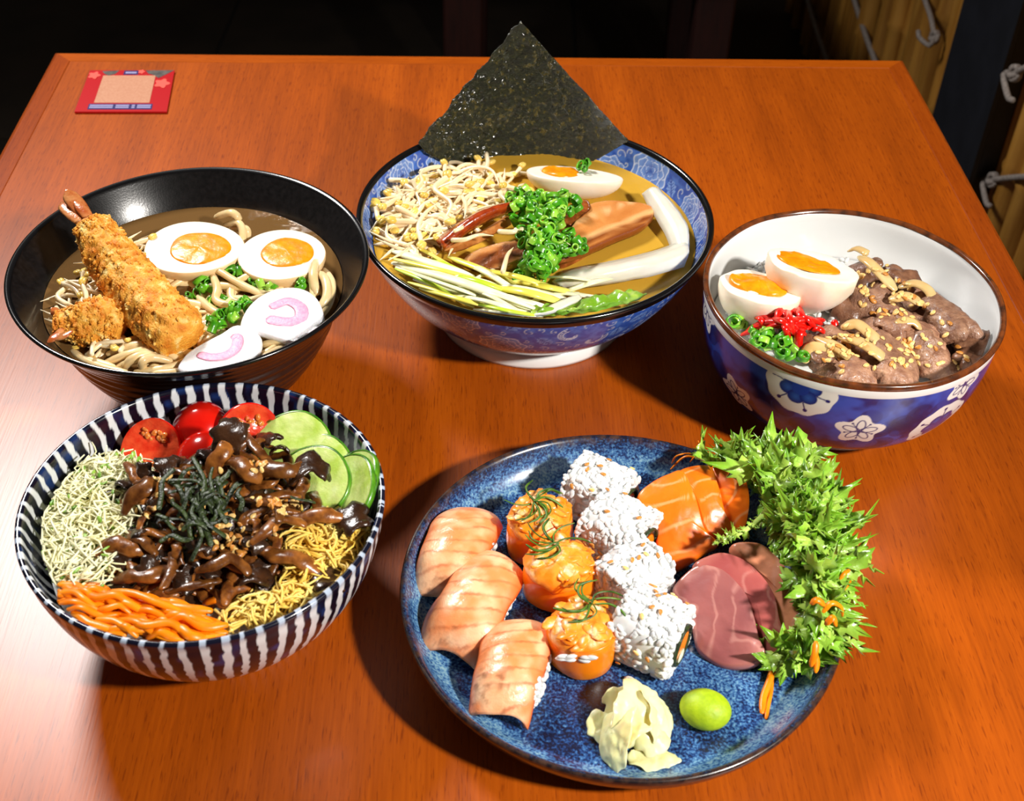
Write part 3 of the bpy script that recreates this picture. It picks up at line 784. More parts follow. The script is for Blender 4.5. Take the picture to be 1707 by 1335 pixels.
for px, py, R, kd, rot in ((1334, 648, .0205, 'round', .3), (1432, 718, .0150, 'star', 1.57), (1562, 706, .0200, 'round', .1), (1608, 640, .0130, 'star', 1.2), (1228, 655, .0150, 'star', 1.9), (1186, 515, .0150, 'star', 1.4)):
    t, s_ = hit_out(RI, px, py); medal(t * ref, s_, R, kd, rot); seen.append((t * ref, s_))
for _ in range(60):
    u, v = r2.uniform(0, K.L), r2.uniform(sl0 + .008, sl1 - .006)
    vis = -2.9 < ((u / ref + pi) % (2 * pi) - pi) < -.25
    if vis: continue
    if all(math.hypot((u - a + K.L / 2) % K.L - K.L / 2, v - b) > .036 for a, b in seen):
        medal(u, v, r2.choice((.0145, .0195)), r2.choice(('round', 'star')), r2.uniform(0, 6)); seen.append((u, v))
ri = thing('rice_bowl', RI.c, 'white lined bowl with brown rim and dark blue flower medallions holding beef rice', 'bowl')
part('bowl_body', ri, (RI.V, RI.F), M_printb, col=col)
V, F = lathe([(.0898, .0800), (.0911, .0818), (.0919, .0838), (.0914, .0856), (.0900, .0863), (.0886, .0856), (.0880, .084)], 200)
V[:, 2] += .0006 * vn(V * [1, 1, 0], 40, 2); part('rim', ri, (V + RI.c, F), M_brownrim, label='brown glazed rim')
part('foot_ring', ri, xf(lathe([(.047, .006), (.0475, 0), (.0535, 0), (.0538, .0015), (.053, .0092), (.047, .010)], 120), None, RI.c), M_porc)

# ---- striped salad bowl
C_ST = (-.155, .4412)
STB = make_bowl(C_ST, [(0, .004), (.04, .004), (.044, .0), (.05, .0), (.053, .004), (.058, .0105), (.068, .021), (.078, .035), (.0855, .051), (.0898, .067), (.0908, .0745)],
                [(.0916, .0782), (.0916, .0802), (.0900, .0808), (.0884, .079), (.0862, .067), (.082, .052), (.0745, .036), (.063, .022), (.045, .0135), (.02, .011), (0, .011)], 1500, 100, 76)
NS = 62; edges = []
r2 = random.Random(8); t = 0
for k in range(NS):
    edges.append((t, t + (2 * pi / NS) * r2.uniform(.36, .48))); t += 2 * pi / NS * r2.uniform(.93, 1.07)
sc_ = 2 * pi / t; edges = np.array(edges) * sc_
zv = STB.z; sid = STB.isout * 7.3
wob = .012 * vn(np.stack([STB.th * 6, zv * 160 + sid, sid], -1), 1., 3) + .009 * vn(np.stack([STB.th * 30, zv * 300, sid], -1), 1., 6)
tw = (STB.th + wob + np.where(STB.isout, .5, .9) * (.08 - zv)) % (2 * pi)
idx = np.clip(np.searchsorted(edges[:, 0], tw, side='right') - 1, 0, NS - 1)
rel0, rel1 = tw - edges[idx, 0], edges[idx, 1] - tw
wh = (sstep(-.004, .004, rel0) * sstep(-.004, .004, rel1))[:, None]
dn = vn(np.stack([tw * 14, zv * 150, sid], -1), 1., 12)
dn2 = vn(np.stack([tw * 9, zv * 420, sid], -1), 1., 15)
darkc = L3((13, 13, 30)) * (1 - sstep(.1, .9, dn))[:, None] + L3((22, 50, 104)) * sstep(.1, .9, dn)[:, None]
darkc = darkc * (1 - .35 * sstep(.3, .6, dn2))[:, None]
whc = np.tile(L3((222, 226, 230)), (len(tw), 1))
col = darkc * (1 - wh) + whc * wh
rb = ((STB.r > .0888) & (STB.z > .0765))
wt = (sstep(-.002, .003, rel0) * sstep(.006, .014, rel1))[:, None]
col[rb] = (L3((16, 18, 36)) * (1 - wt) + L3((176, 190, 210)) * wt)[rb]
st = thing('salad_bowl', STB.c, 'indigo and white striped bowl heaped with mushrooms, tomato and cucumber', 'bowl')
part('bowl_body', st, (STB.V, STB.F), M_print, col=col)

# ---- plate
C_PL = (.0602, .4348)
pf = prof([(0, .003), (.066, .003), (.068, 0), (.076, 0), (.079, .003), (.092, .0055), (.105, .0110), (.1132, .0190), (.1166, .0268)], 40)
pi_ = prof([(.1173, .0292), (.1169, .0308), (.1154, .0310), (.1133, .0290), (.1095, .0208), (.1020, .0140), (.0920, .0117), (.0500, .0110), (0, .0110)], 60)
V, F = lathe(np.vstack([pf, pi_]), 220)
rr_ = np.hypot(V[:, 0], V[:, 1]); th_ = np.arctan2(V[:, 1], V[:, 0])
k_ = sstep(.07, .118, rr_)
V[:, 0] *= 1 + k_ * .006 * np.sin(3 * th_ + 1) ; V[:, 1] *= 1 + k_ * .005 * np.sin(4 * th_)
V[:, 2] += k_ * .0009 * np.sin(2 * th_ + .5)
solo('sushi_plate', (V + np.array(C_PL + (0,)), F), M_plate, 'round speckled blue stoneware plate with dark rim holding sushi and sashimi', 'plate')

# ================================================================== FOOD HELPERS
def egg(name, p, a, b, dp, yaw, tilt, taxis, label, ys, skin=None, cut=None, k=.12, yoff=.12, lump=0., yk=0., torn=0., seed=0, grp='boiled egg halves', shade=None):
    """half an egg: long radius a, short radius b, depth dp below the cut face; face tilts about the horizontal axis at angle taxis"""
    nu, nv = 56, 12
    t = np.linspace(0, 2 * pi, nu, endpoint=False)
    ox = a * np.cos(t); oy = b * np.sin(t) * (1 + k * np.cos(t))
    rows = []
    for q in np.linspace(0, 1, nv):                       # bottom pole to cut edge
        f = math.sin(q * pi / 2); z = -dp * math.cos(q * pi / 2)
        rows.append(np.stack([ox * f, oy * f, np.full(nu, z)], -1))
    rows.append(np.stack([ox * .985, oy * .985, np.full(nu, .0006)], -1))
    for f in (.95, .82, .62, .36, 0):
        rows.append(np.stack([ox * f, oy * f, np.full(nu, .0008) - torn * (1 - f)], -1))
    V = np.array(rows); sh = V.shape
    V = V.reshape(-1, 3)
    if lump:
        V = V + lump * np.stack([fbm(V + 5 + seed, 55, 1), fbm(V + 9 + seed, 55, 2), .7 * fbm(V + 3 + seed, 60, 3)], -1)
    F = gridF(sh[0], nu, True); mi = np.repeat((np.arange(sh[0] - 1) >= nv).astype(int), nu)
    ca, sa = math.cos(taxis), math.sin(taxis)
    R = np.array(Matrix.Rotation(tilt, 3, Vector((ca, sa, 0)))) @ rotm(yaw)
    V = V @ R.T + p
    o = thing(name, (p[0], p[1], V[:, 2].min()), label, 'egg', grp)
    part('egg_white', o, (V, F), [skin or M_skin, cut or M_white], mi=mi)
    # yolk: an uneven dome sitting in the white
    ya, yb, yo, yh = ys
    yv, yf = [], None
    tt = np.linspace(0, 2 * pi, 40, endpoint=False)
    for f, h in ((1.0, -.35), (1., .1), (.94, .5), (.8, .8), (.55, 1.), (.28, 1.05), (0, 1.05)):
        w_ = 1 + .03 * np.sin(3 * tt + seed) + .015 * np.sin(5 * tt + 2 * seed)
        yv.append(np.stack([yo[0] + ya * f * w_ * np.cos(tt), yo[1] + yb * f * w_ * np.sin(tt), np.full(40, .0008 + yh * h)], -1))
    yv = np.array(yv); yv[..., 2] += (.0009 * fbm(yv * [1, 1, 0], 210, 7 + seed) + yk * fbm(yv * [1, 1, 0], 90, 17 + seed)) * (np.array([0, .3, 1, 1, 1, 1, 1])[:, None])
    yv = yv.reshape(-1, 3)
    part('yolk', o, (yv @ R.T + p, gridF(7, 40, True)), M_yolk)
    return o
def ring_mesh(name, mat, ro, ri_, h, sq=1., seed=0):
    a = np.linspace(0, 2 * pi, 14, endpoint=False)
    pr = [(ro, 0), (ro * 1.02, h * .5), (ro, h), (ri_, h), (ri_ * .97, h * .5), (ri_, 0)]
    V = np.array([[(r * math.cos(t) * (1 + .12 * math.sin(2 * t + seed)), sq * r * math.sin(t), z) for t in a] for r, z in pr + [pr[0]]])
    return mesh(name, (V.reshape(-1, 3) - [0, 0, h / 2], gridF(7, 14, True)), mat)
SCAL = [ring_mesh('scallion_ring', m, ro, ri_, h, sq, k) for k, (m, ro, ri_, h, sq) in enumerate(
    ((M_scal, .0036, .0026, .0036, .9), (M_scal, .0030, .0021, .005, .8), (M_scal, .0040, .0030, .0028, .7), (M_scalp, .0034, .0024, .0034, .9), (M_scal, .0026, .0017, .006, .8), (M_scalp, .0028, .0018, .0048, .75)))]
def scallions(poly, n, zf, label, grp, s=1., tilt=1.1, only=None):
    for _ in range(n):
        x, y = samp(poly); z = zf(x, y); lb_ = zone(x, y, label) if isinstance(label, list) else label
        inst('scallion_ring', SCAL[rng.choice(only or [0, 0, 1, 2, 2, 3, 4, 5])], P(x, y, z), (U(-tilt, tilt), U(-tilt, tilt), U(0, 6)), s * U(.8, 1.15), lb_, 'scallion', grp)
V, F = blob(.0019, .0011, .0006, 8, 6); V[:, 1] *= 1 - .28 * V[:, 0] / .0019
SESM = [mesh('sesame_seed', (V, F), M_ses), mesh('sesame_seed', (V, F), M_sesb)]
def cast(px, py):
    dg = bpy.context.evaluated_depsgraph_get()
    h = SC.ray_cast(dg, Vector(CAM), Vector(ray(px, py)).normalized())
    return (np.array(h[1]), np.array(h[2]), h[4]) if h[0] else None
def seeds(poly, n, label, grp, s=1., pt=.3, ok=None, clump=None):
    bpy.context.view_layer.update()
    got = []
    cl = [samp(poly) for _ in range(clump)] if clump else None
    for _ in range(n * 3):
        if len(got) >= n: break
        if cl and rng.random() < .6:
            c = rng.choice(cl); x, y = rng.gauss(c[0], 14), rng.gauss(c[1], 10)
            if not inpoly(x, y, poly): continue
        else: x, y = samp(poly)
        h = cast(x, y)
        if h is None or h[1][2] < .15: continue
        if ok and not h[2].name.startswith(ok): continue
        got.append(h)
    for p, nn, _ in got:
        q = Vector(nn).to_track_quat('Z', 'Y').to_matrix() @ Matrix.Rotation(U(0, 6.28), 3, 'Z')
        inst('sesame_seed', SESM[1 if rng.random() < pt else 0], p + nn * .00035 * s, q.to_euler(), s * U(.85, 1.15), label, 'sesame seed', grp)
def wiggle(p0, p1, n, amp, zamp=0., k=2):
    p0, p1 = np.array(p0), np.array(p1); m = [p0]
    d = p1 - p0; L = np.linalg.norm(d); nrm = norm(np.cross(d, (0, 0, 1.)))
    for i in range(1, k + 1):
        m.append(p0 + d * i / (k + 1) + nrm * U(-amp, amp) * L + np.array([0, 0, U(0, zamp)]))
    m.append(p1)
    return catmull(m, n)
def ends(n, a=.35):
    t = np.linspace(0, 1, n)
    return a + (1 - a) * np.minimum(1, np.minimum(t, 1 - t) * 7)
GRAIN = blob(.0027, .0016, .0015, 8, 6)
def grains(pts, nrms, s=1.):
    L = []
    for p, n in zip(pts, nrms):
        q = np.array(Vector(n).to_track_quat('Z', 'Y').to_matrix() @ Matrix.Rotation(U(0, 6.28), 3, 'Z') @ Matrix.Rotation(U(-.4, .4), 3, 'Y'))
        L.append(xf(GRAIN, q, p, s * U(.85, 1.1)))
    return join(L)

# ================================================================== BLACK BOWL: udon, fried shrimp
Bz = lambda l, dz=0.: [P(x, y, ZB + z + dz) for x, y, z in l]
rB = rin(BL, ZB)
def clampB(V, C=C_BL, B=None, m=.0015):
    B = B or BL
    V = np.array(V); d = V[..., :2] - np.array(C); r = np.linalg.norm(d, axis=-1)
    i = np.argsort(B.inn[:, 1]); lim = np.interp(V[..., 2], B.inn[i, 1], B.inn[i, 0]) - m
    f = np.minimum(1, lim / np.maximum(r, 1e-6)); V[..., :2] = np.array(C) + d * f[..., None]
    return V
NOOD = [
    [(540, 450, .002), (552, 470, .008), (550, 500, .006), (535, 528, .002)], [(520, 455, .004), (540, 462, .011), (545, 492, .009), (530, 520, .003)],
    [(500, 462, .002), (520, 470, .008), (522, 500, .004)], [(527, 435, .012), (522, 460, .012), (528, 490, .006)],
    [(340, 455, .004), (360, 450, .009), (395, 470, .008), (440, 490, .006), (470, 480, .004)], [(352, 452, .006), (362, 480, .008), (360, 500, .006), (385, 508, .006), (430, 498, .006), (470, 485, .005)],
    [(390, 470, .007), (430, 455, .01), (470, 458, .009), (500, 470, .004)], [(330, 480, .002), (370, 476, .004), (420, 482, .005), (450, 500, .003)],
    [(330, 495, .001), (360, 520, .004), (400, 530, .004), (440, 528, .002)], [(345, 540, .002), (370, 525, .006), (400, 520, .005), (420, 530, .003)],
    [(360, 362, .010), (385, 355, .017), (400, 365, .014)], [(375, 375, .008), (398, 372, .013), (405, 392, .009), (398, 420, .002)], [(385, 380, .004), (410, 382, .010), (412, 400, .004)],
    [(240, 470, .0), (275, 468, .002), (310, 472, .001), (345, 470, .002)], [(280, 500, .001), (320, 505, .001), (350, 512, .001)],
    [(185, 575, .0), (215, 568, .005), (250, 560, .004), (290, 565, .002)], [(180, 590, .001), (225, 575, .007), (270, 575, .006), (300, 590, .003)],
    [(175, 605, .0), (215, 590, .008), (260, 582, .007), (300, 600, .004)], [(195, 612, .001), (235, 597, .009), (275, 590, .006)],
    [(205, 616, .0), (220, 598, .009), (245, 590, .009), (265, 600, .004)], [(240, 618, .002), (238, 603, .010), (255, 596, .009), (285, 602, .005)],
    [(225, 620, .003), (270, 614, .006), (300, 606, .006), (330, 590, .003)], [(250, 623, .004), (300, 618, .006), (340, 605, .004)],
    [(110, 590, .0), (150, 600, .002), (190, 612, .003)], [(120, 600, .001), (160, 612, .003), (210, 622, .005)], [(262, 565, .006), (285, 575, .009), (300, 585, .006)],
    [(420, 600, .002), (450, 585, .006), (475, 570, .004), (500, 580, .003)], [(410, 612, .004), (445, 600, .006), (480, 590, .006), (510, 570, .003)], [(435, 575, .004), (465, 572, .007), (495, 585, .004)],
    [(430, 560, .006), (450, 560, .008), (480, 573, .006)], [(380, 540, .001), (410, 545, .004), (440, 552, .005)],
    [(255, 420, .0), (245, 440, .002), (262, 458, .002)], [(300, 450, .0), (330, 452, .003), (350, 460, .003)],
]
gn = 'udon noodles in the black bowl'
LN = [(lambda x, y: x > 480 and y < 535, 'udon noodle looping up between right egg half and bowl wall'), (lambda x, y: y > 560 and x < 330, 'udon noodle in the bundle at the front rim of black bowl'), (lambda x, y: y > 530 and x > 380, 'udon noodle showing beneath the fishcake slices'), (lambda x, y: y < 430, 'udon noodle sticking up behind the two egg halves'), (lambda x, y: True, 'udon noodle in the broth between eggs, shrimp and fishcake')]
for k, l in enumerate(NOOD):
    p = clampB(catmull(Bz(l, -.0005), 22), m=.004)
    solo('udon_noodle', tube(p, .00275 * ends(22, .7) * U(.85, 1.1), 8, .85), M_nood, zone(l[1][0], l[1][1], LN), 'noodle', gn)
for k in range(95):
    x, y = samp([(230, 430), (300, 440), (480, 470), (540, 520), (500, 590), (330, 620), (190, 610), (150, 570), (330, 560)])
    c = P(x, y, ZB + U(-.003, .0012)); a = U(0, 6.28); L = U(.02, .045)
    d = np.array([math.cos(a), math.sin(a), 0]) * L / 2
    p = clampB(wiggle(c - d, c + d, 18, .35, .003), m=.005)
    solo('udon_noodle', tube(p, .0026 * ends(18, .7), 7, .85), M_nood, zone(x, y, LN), 'noodle', gn)

# bean sprouts (shared kinds): stem and yellow bean head
SPM = []
for k in range(8):
    L = U(.028, .046); r2_ = random.Random(k)
    p = catmull([(-L / 2, 0, 0), (-L * .2, r2_.uniform(-.2, .2) * L, .0015), (L * .15, r2_.uniform(-.22, .22) * L, .001), (L / 2, r2_.uniform(-.15, .15) * L, 0)], 14)
    t = np.linspace(0, 1, 14); rr = .00185 * (1 - .75 * sstep(.72, 1, t)) * (.8 + .2 * np.cos(t * 3))
    h = blob(.0036, .0022, .0019, 10, 7)
    SPM.append((mesh('stem', tube(p, rr, 7), M_spr), mesh('bean', xf(join([xf(h, rotm(0, .25), (0, .0009, .0006)), xf(h, rotm(0, -.25), (0, -.0009, .0004))]), rotm(U(-.5, .5)), p[0] + np.array([-.0018, 0, .0003])), M_bean)))
def sprouts(poly, n, zf, label, grp, ang=(0, 6.28), tilt=.35, s=1., bean=.6, clampf=None):
    for _ in range(n):
        x, y = samp(poly); p = P(x, y, zf(x, y))
        if clampf: p = clampf(p)
        k = rng.randrange(8)
        o = thing('bean_sprout', p, zone(x, y, label) if isinstance(label, list) else label, 'bean sprout', grp)
        o.rotation_euler = (U(-tilt, tilt), U(-tilt, tilt), U(*ang)); sc_ = s * U(.8, 1.15); o.scale = (sc_,) * 3
        inst('stem', SPM[k][0], (0, 0, 0), (0, 0, 0), 1, parent=o)
        if rng.random() < bean: inst('bean', SPM[k][1], (0, 0, 0), (0, 0, 0), 1, parent=o)
cb = lambda p: clampB(p[None], m=.014)[0]
sprouts([(135, 455), (165, 440), (180, 470), (185, 500), (150, 530), (110, 535), (105, 505)], 34, lambda x, y: ZB + U(.001, .013), 'pale bean sprout beside the small fried shrimp in the black bowl', 'bean sprouts in the black bowl', clampf=cb, s=.8)
sprouts([(105, 575), (140, 570), (170, 585), (160, 605), (115, 595)], 16, lambda x, y: ZB + U(.0, .005), 'pale bean sprout beside the small fried shrimp in the black bowl', 'bean sprouts in the black bowl', clampf=lambda p: clampB(p[None], m=.022)[0], s=.75)
sprouts([(205, 405), (245, 410), (250, 440), (215, 440)], 12, lambda x, y: ZB + U(.001, .008), 'pale bean sprout behind the large fried shrimp in the black bowl', 'bean sprouts behind the large shrimp', clampf=cb, s=.8)

egg('egg_half', P(325, 413, ZB + .012), .0315, .0262, .018, -.05, .06, 0, 'left of two egg halves in black bowl, plain runny orange yolk', (.0190, .0160, (.0035, -.001), .0010), k=-.10, seed=1, grp='egg halves in the black bowl')
egg('egg_half', P(470, 425, ZB + .012), .0275, .0258, .018, -.12, .04, -.2, 'right of two egg halves in black bowl, yolk with white glints', (.0166, .0150, (.003, .002), .0012), k=-.04, seed=2, grp='egg halves in the black bowl')

def shrimp(path, rad, seed, label, tail_pts, tail_w, nlen=110):
    p = catmull(path, nlen); t = np.linspace(0, 1, nlen)
    r = np.interp(t, np.linspace(0, 1, len(rad)), rad) * np.sqrt(np.clip(1 - np.clip((t - .93) / .075, 0, 1) ** 2, .05, 1)) * np.sqrt(np.clip(t / .02, .25, 1))
    V, F = tube(p, r, 56, round_ends=False)
    ax = np.repeat(p, 56, 0); d = norm(V - ax)
    V = V + d * (.0018 * fbm(V, 120, seed, 2) + .0013 * vn(V, 420, seed + 3) + .0007 * vn(V, 900, seed + 5))[:, None]
    L = [(V, F)]
    cr = blob(.0013, .0010, .0007, 6, 5)
    for _ in range(620):
        i = rng.randrange(56 * 2, len(V) - 56 * 2)
        L.append(xf(cr, rotm(U(0, 6), U(-1.5, 1.5), U(-1.5, 1.5)), V[i] + d[i] * .0002, U(.45, 1.25)))
    o = thing('fried_shrimp', (p[:, 0].mean(), p[:, 1].mean(), V[:, 2].min()), label, 'shrimp', 'fried shrimp')
    part('breading', o, join(L), M_bread)
    for tp, tw in zip(tail_pts, tail_w):
        c = catmull(tp, 14); u = np.linspace(0, 1, 14)
        wdt = tw * np.sin(np.clip(.25 + u * .9, 0, 1.) * pi / 1.0 * .9 + .1) ; wdt = tw * (.45 + .55 * np.sin(u * 2.6)) * (1 - .6 * u ** 4)
        part('tail_fin', o, tube(c, wdt, 10, .35), M_tail)
    return o
shrimp([P(150, 370, ZB + .041), P(172, 408, ZB + .033), P(213, 465, ZB + .022), P(262, 522, ZB + .017), P(312, 566, ZB + .013)], [.0095, .0125, .0150, .0165, .0172, .0170, .0165], 3,
       'large golden breaded fried shrimp leaning across the black bowl, tail up at the rim',
       [[P(154, 374, ZB + .041), P(136, 350, ZB + .046), P(118, 328, ZB + .051), P(112, 318, ZB + .054)], [P(150, 380, ZB + .041), P(128, 362, ZB + .044), P(110, 345, ZB + .046), P(104, 338, ZB + .047)], [P(155, 372, ZB + .043), P(140, 352, ZB + .047), P(124, 336, ZB + .05)]], (.0058, .0056, .0040))
shrimp([P(92, 540, ZB + .010), P(118, 540, ZB + .010), P(150, 538, ZB + .011), P(182, 533, ZB + .011), P(212, 545, ZB + .007)], [.0075, .0090, .0118, .0135, .0135, .0125], 8,
       'small golden breaded fried shrimp curled beneath the large one in the black bowl',
       [[P(104, 545, ZB + .013), P(98, 556, ZB + .014), P(88, 564, ZB + .014), P(80, 570, ZB + .013)], [P(100, 530, ZB + .012), P(92, 520, ZB + .014), P(86, 514, ZB + .016)], [P(120, 552, ZB + .017), P(106, 560, ZB + .016), P(90, 566, ZB + .014)]], (.0034, .0032, .0026), 70)

def naruto(outl, z0, slope, label, swirl_px, wid, seed):
    c = P(*outl[0][:2], ZB)
    def pz(x, y): return P(x, y, ZB + z0 + slope * (y - outl[0][1]))
    pts = [pz(x, y) for x, y in outl]
    ctr = np.mean(pts, 0)
    V, F = slab(pts, .0048, n=norm((0, -.15, 1)), hump=.0006, nz=.0005, ns=160, seed=seed)
    V = clampB(V, m=.0012)
    o = thing('fishcake_slice', (ctr[0], ctr[1], V[:, 2].min()), label, 'fishcake', 'fishcake slices')
    part('fishcake_body', o, (V, F), M_naru)
    sw = catmull([pz(x, y) + np.array([0, 0, .0001]) for x, y in swirl_px], 30)
    tv, tf = tube(sw, wid * (.75 + .25 * np.sin(np.linspace(.3, 2.8, 30))), 10, .16)
    part('pink_swirl', o, (tv + norm((0, -.15, 1)) * .0004, tf), M_pink)
naruto([(298, 604), (320, 582), (368, 556), (398, 540), (432, 556), (435, 580), (418, 604), (378, 616), (332, 621), (300, 617)], .0105, -.00003, 'lower left slice of white fishcake with pink swirl, beside the shrimp tip', [(334, 592), (352, 596), (376, 593), (392, 582), (396, 566), (390, 562)], .0037, 1)
naruto([(400, 538), (412, 512), (438, 490), (470, 479), (505, 481), (530, 498), (541, 530), (532, 553), (512, 564), (490, 571), (440, 556), (408, 548)], .0125, -.00003, 'upper right slice of white fishcake with pink swirl, nearest the bowl rim', [(454, 512), (480, 503), (500, 513), (502, 530), (484, 538), (456, 535), (450, 532)], .0042, 4)
scallions([(320, 455), (355, 448), (350, 480), (315, 485)], 7, lambda x, y: ZB + U(.003, .006), 'chopped green scallion piece floating between noodles and eggs', 'scallion pieces in the black bowl', 1.05)
scallions([(375, 440), (410, 440), (412, 460), (378, 458)], 7, lambda x, y: ZB + U(.004, .01), 'chopped green scallion piece floating between noodles and eggs', 'scallion pieces in the black bowl', 1.15)
scallions([(345, 528), (385, 505), (420, 495), (420, 512), (390, 535), (350, 552)], 22, lambda x, y: ZB + U(.005, .011), 'chopped green scallion piece beside the shrimp and fishcake', 'scallion pieces by the fishcake', 1.05)
scallions([(425, 465), (455, 460), (455, 480), (430, 480)], 8, lambda x, y: ZB + U(.006, .01), 'chopped green scallion piece floating between noodles and eggs', 'scallion pieces in the black bowl', 1.05)
scallions([(490, 462), (505, 468), (500, 480)], 4, lambda x, y: ZB + U(.006, .01), 'chopped green scallion piece floating between noodles and eggs', 'scallion pieces in the black bowl', 1.05)
scallions([(300, 480), (350, 470), (380, 500), (330, 510)], 6, lambda x, y: ZB + U(.002, .004), 'chopped green scallion piece floating between noodles and eggs', 'scallion pieces in the black bowl', .9)

# ================================================================== RAMEN BOWL
def ra_wall(z): return (rin(RA, z) - .0045) if z < .079 else .1110 + (z - .079) * .30
def on_wall(px, py):
    d = ray(px, py); y = .80
    for _ in range(25):
        z = CAMH + d[2] * (y / d[1]); x = d[0] * (y / d[1]); R = ra_wall(z) if z > .06 else ra_wall(.06)
        yn = C_RA[1] + math.sqrt(max(R * R - (x - C_RA[0]) ** 2, 1e-6)); y = .5 * y + .5 * yn
    return np.array([x, y, z])
lo = catmull([(697, 238), (712, 256), (742, 270), (778, 279), (830, 279), (890, 277), (950, 277), (990, 268), (1022, 250), (1048, 236)], 176)
hi = catmull([(697, 238), (740, 186), (785, 136), (826, 84), (868, 36)], 88).tolist() + catmull([(868, 36), (918, 92), (964, 142), (1008, 190), (1048, 236)], 89)[1:].tolist()
hi = np.array(hi); nr_ = np.random.RandomState(3)
tt = np.arange(176)
hi = hi + (4. * np.interp(tt, np.arange(0, 181, 5), nr_.uniform(-1, 1, 37)) + nr_.uniform(-1.2, 1.2, 176))[:, None] * np.array([.5, .8])
G = np.array([[on_wall(*(lo[j] * (1 - v) + hi[j] * v)) for j in range(176)] for v in np.linspace(0, 1, 130)])
G[..., 1] += .0014 * fbm(G, 50, 3, 2) + .0007 * fbm(G, 260, 5, 2) + .0006 * vn(G, 800, 8)
G = np.where((G[..., 2] < .079)[..., None], clampB(G, C_RA, RA, .003), G)
solo('seaweed_sheet', solid(G[:, ::-1], .0007), M_nori, 'large dark green square of nori standing at the back of the ramen bowl', 'seaweed')

cr_ = lambda p: clampB(p[None], C_RA, RA, .013)[0]
lb = [(lambda x, y: x < 690, 'bean sprout against the blue wall at the left of the ramen heap'), (lambda x, y: y < 308, 'bean sprout along the back of the ramen heap, nearest the nori'), (lambda x, y: x > 790, 'bean sprout at the right of the ramen heap, nearest the egg'), (lambda x, y: y > 372, 'bean sprout low in the ramen heap, beside the leek strips'), (lambda x, y: True, 'bean sprout in the middle of the ramen heap')]
spoly = [(652, 385), (665, 320), (700, 295), (770, 283), (850, 285), (890, 300), (850, 330), (840, 345), (775, 385), (735, 418), (700, 420), (655, 405)]
def zsp(x, y): return ZR + U(-.001, .006) + .009 * math.exp(-((x - 745) / 75) ** 2 - ((y - 345) / 50) ** 2)
sprouts(spoly, 165, zsp, lb, 'bean sprouts in the ramen bowl', clampf=cr_, s=1.)
sprouts([(650, 330), (690, 300), (740, 330), (720, 390), (665, 400)], 40, lambda x, y: zsp(x, y) + .003, lb, 'bean sprouts in the ramen bowl', clampf=cr_, s=1.05, bean=.9)

def meat(name, outl, th, n, label, mats, hump=.001, seed=0, nz=.0007, m=50, grp=None, cat='meat', sidemat=True):
    V, F = slab(outl, th, n=n, hump=hump, nz=nz, ns=130, seed=seed, m=m)
    mi = np.repeat((np.arange(11) < 6).astype(int), m)
    return solo(name, (V, F), mats, label, cat, grp, mi=mi)
R_ = lambda l: [P(x, y, ZR + z) for x, y, z in l]
def marble(o, p0, p1, bands, seed):
    me = o.data; L = np.array(o.location); n_ = len(me.vertices); co_ = np.zeros(n_ * 3); me.vertices.foreach_get('co', co_); Q = co_.reshape(-1, 3) + L
    t_ = norm((p1 - p0)[:2]); nv_ = np.array([-t_[1], t_[0]]); d = np.abs((Q[:, :2] - p0[:2]) @ nv_) + .0012 * fbm(Q, 110, seed, 2)
    hh = fbm(Q, 160, seed + 3, 3)[:, None]
    cc = L3((190, 112, 48)) * (.5 - .5 * hh) + L3((220, 150, 82)) * (.5 + .5 * hh)
    for a_, b_, col_ in bands:
        w_ = (sstep(a_ - .0012, a_ + .0012, d) * (1 - sstep(b_ - .0012, b_ + .0012, d)))[:, None]; cc = cc * (1 - w_) + L3(col_) * w_ * (1 + .12 * hh)
    a_ = me.color_attributes.new('col', 'FLOAT_COLOR', 'POINT'); c4 = np.ones((n_, 4), np.float32); c4[:, :3] = np.clip(cc, 0, 1); a_.data.foreach_set('color', c4.ravel())
o = meat('pork_slice', R_([(962, 362, .014), (985, 338, .0135), (1030, 333, .0125), (1086, 341, .0105), (1090, 358, .009), (1068, 378, .0085), (1020, 398, .0085), (970, 420, .0085), (930, 432, .008), (938, 402, .011)]), .0075, norm((.05, -.25, 1)), 'largest pork belly slice, right of the green scallions in ramen bowl', [M_porkv, M_porkv], seed=1)
marble(o, P(930, 434, ZR + .008), P(1092, 362, ZR + .009), [(0, .004, (132, 66, 24)), (.0045, .0085, (226, 172, 112)), (.020, .0225, (230, 180, 124))], 3)
o = meat('pork_slice', R_([(770, 432, .006), (800, 412, .011), (850, 400, .012), (880, 402, .012), (880, 425, .009), (855, 440, .006), (822, 450, .004), (790, 446, .004)]), .008, norm((-.1, -.35, 1)), 'brown pork slice under the scallions, touching the yellow leek strips', [M_porkv, M_porkv], seed=4, nz=.0012)
marble(o, P(800, 452, ZR), P(880, 432, ZR), [(0, .006, (128, 66, 26)), (.007, .0095, (218, 160, 104))], 6)
G = loft([R_([(735, 418, .004), (775, 388, .0125), (820, 362, .0165), (868, 346, .016)]), R_([(738, 408, .013), (778, 374, .022), (818, 352, .025), (862, 340, .023)]), R_([(728, 404, .010), (770, 372, .018), (812, 350, .021), (858, 338, .019)])], 9, 26)
solo('pork_slice', solid(G + (.0006 * fbm(G, 160, 2))[..., None], .0035), M_porkr, 'narrow pork slice showing red brown rind beside the bean sprouts', 'meat')
G = loft([R_([(748, 420, .001), (800, 402, .007), (850, 372, .009)]), R_([(738, 415, .006), (790, 392, .012), (845, 362, .014)])], 6, 16)
solo('pork_slice', solid(G + (.0010 * fbm(G, 160, 5))[..., None], .004), M_pork, 'pale pork piece directly below the red brown rind slice', 'meat')
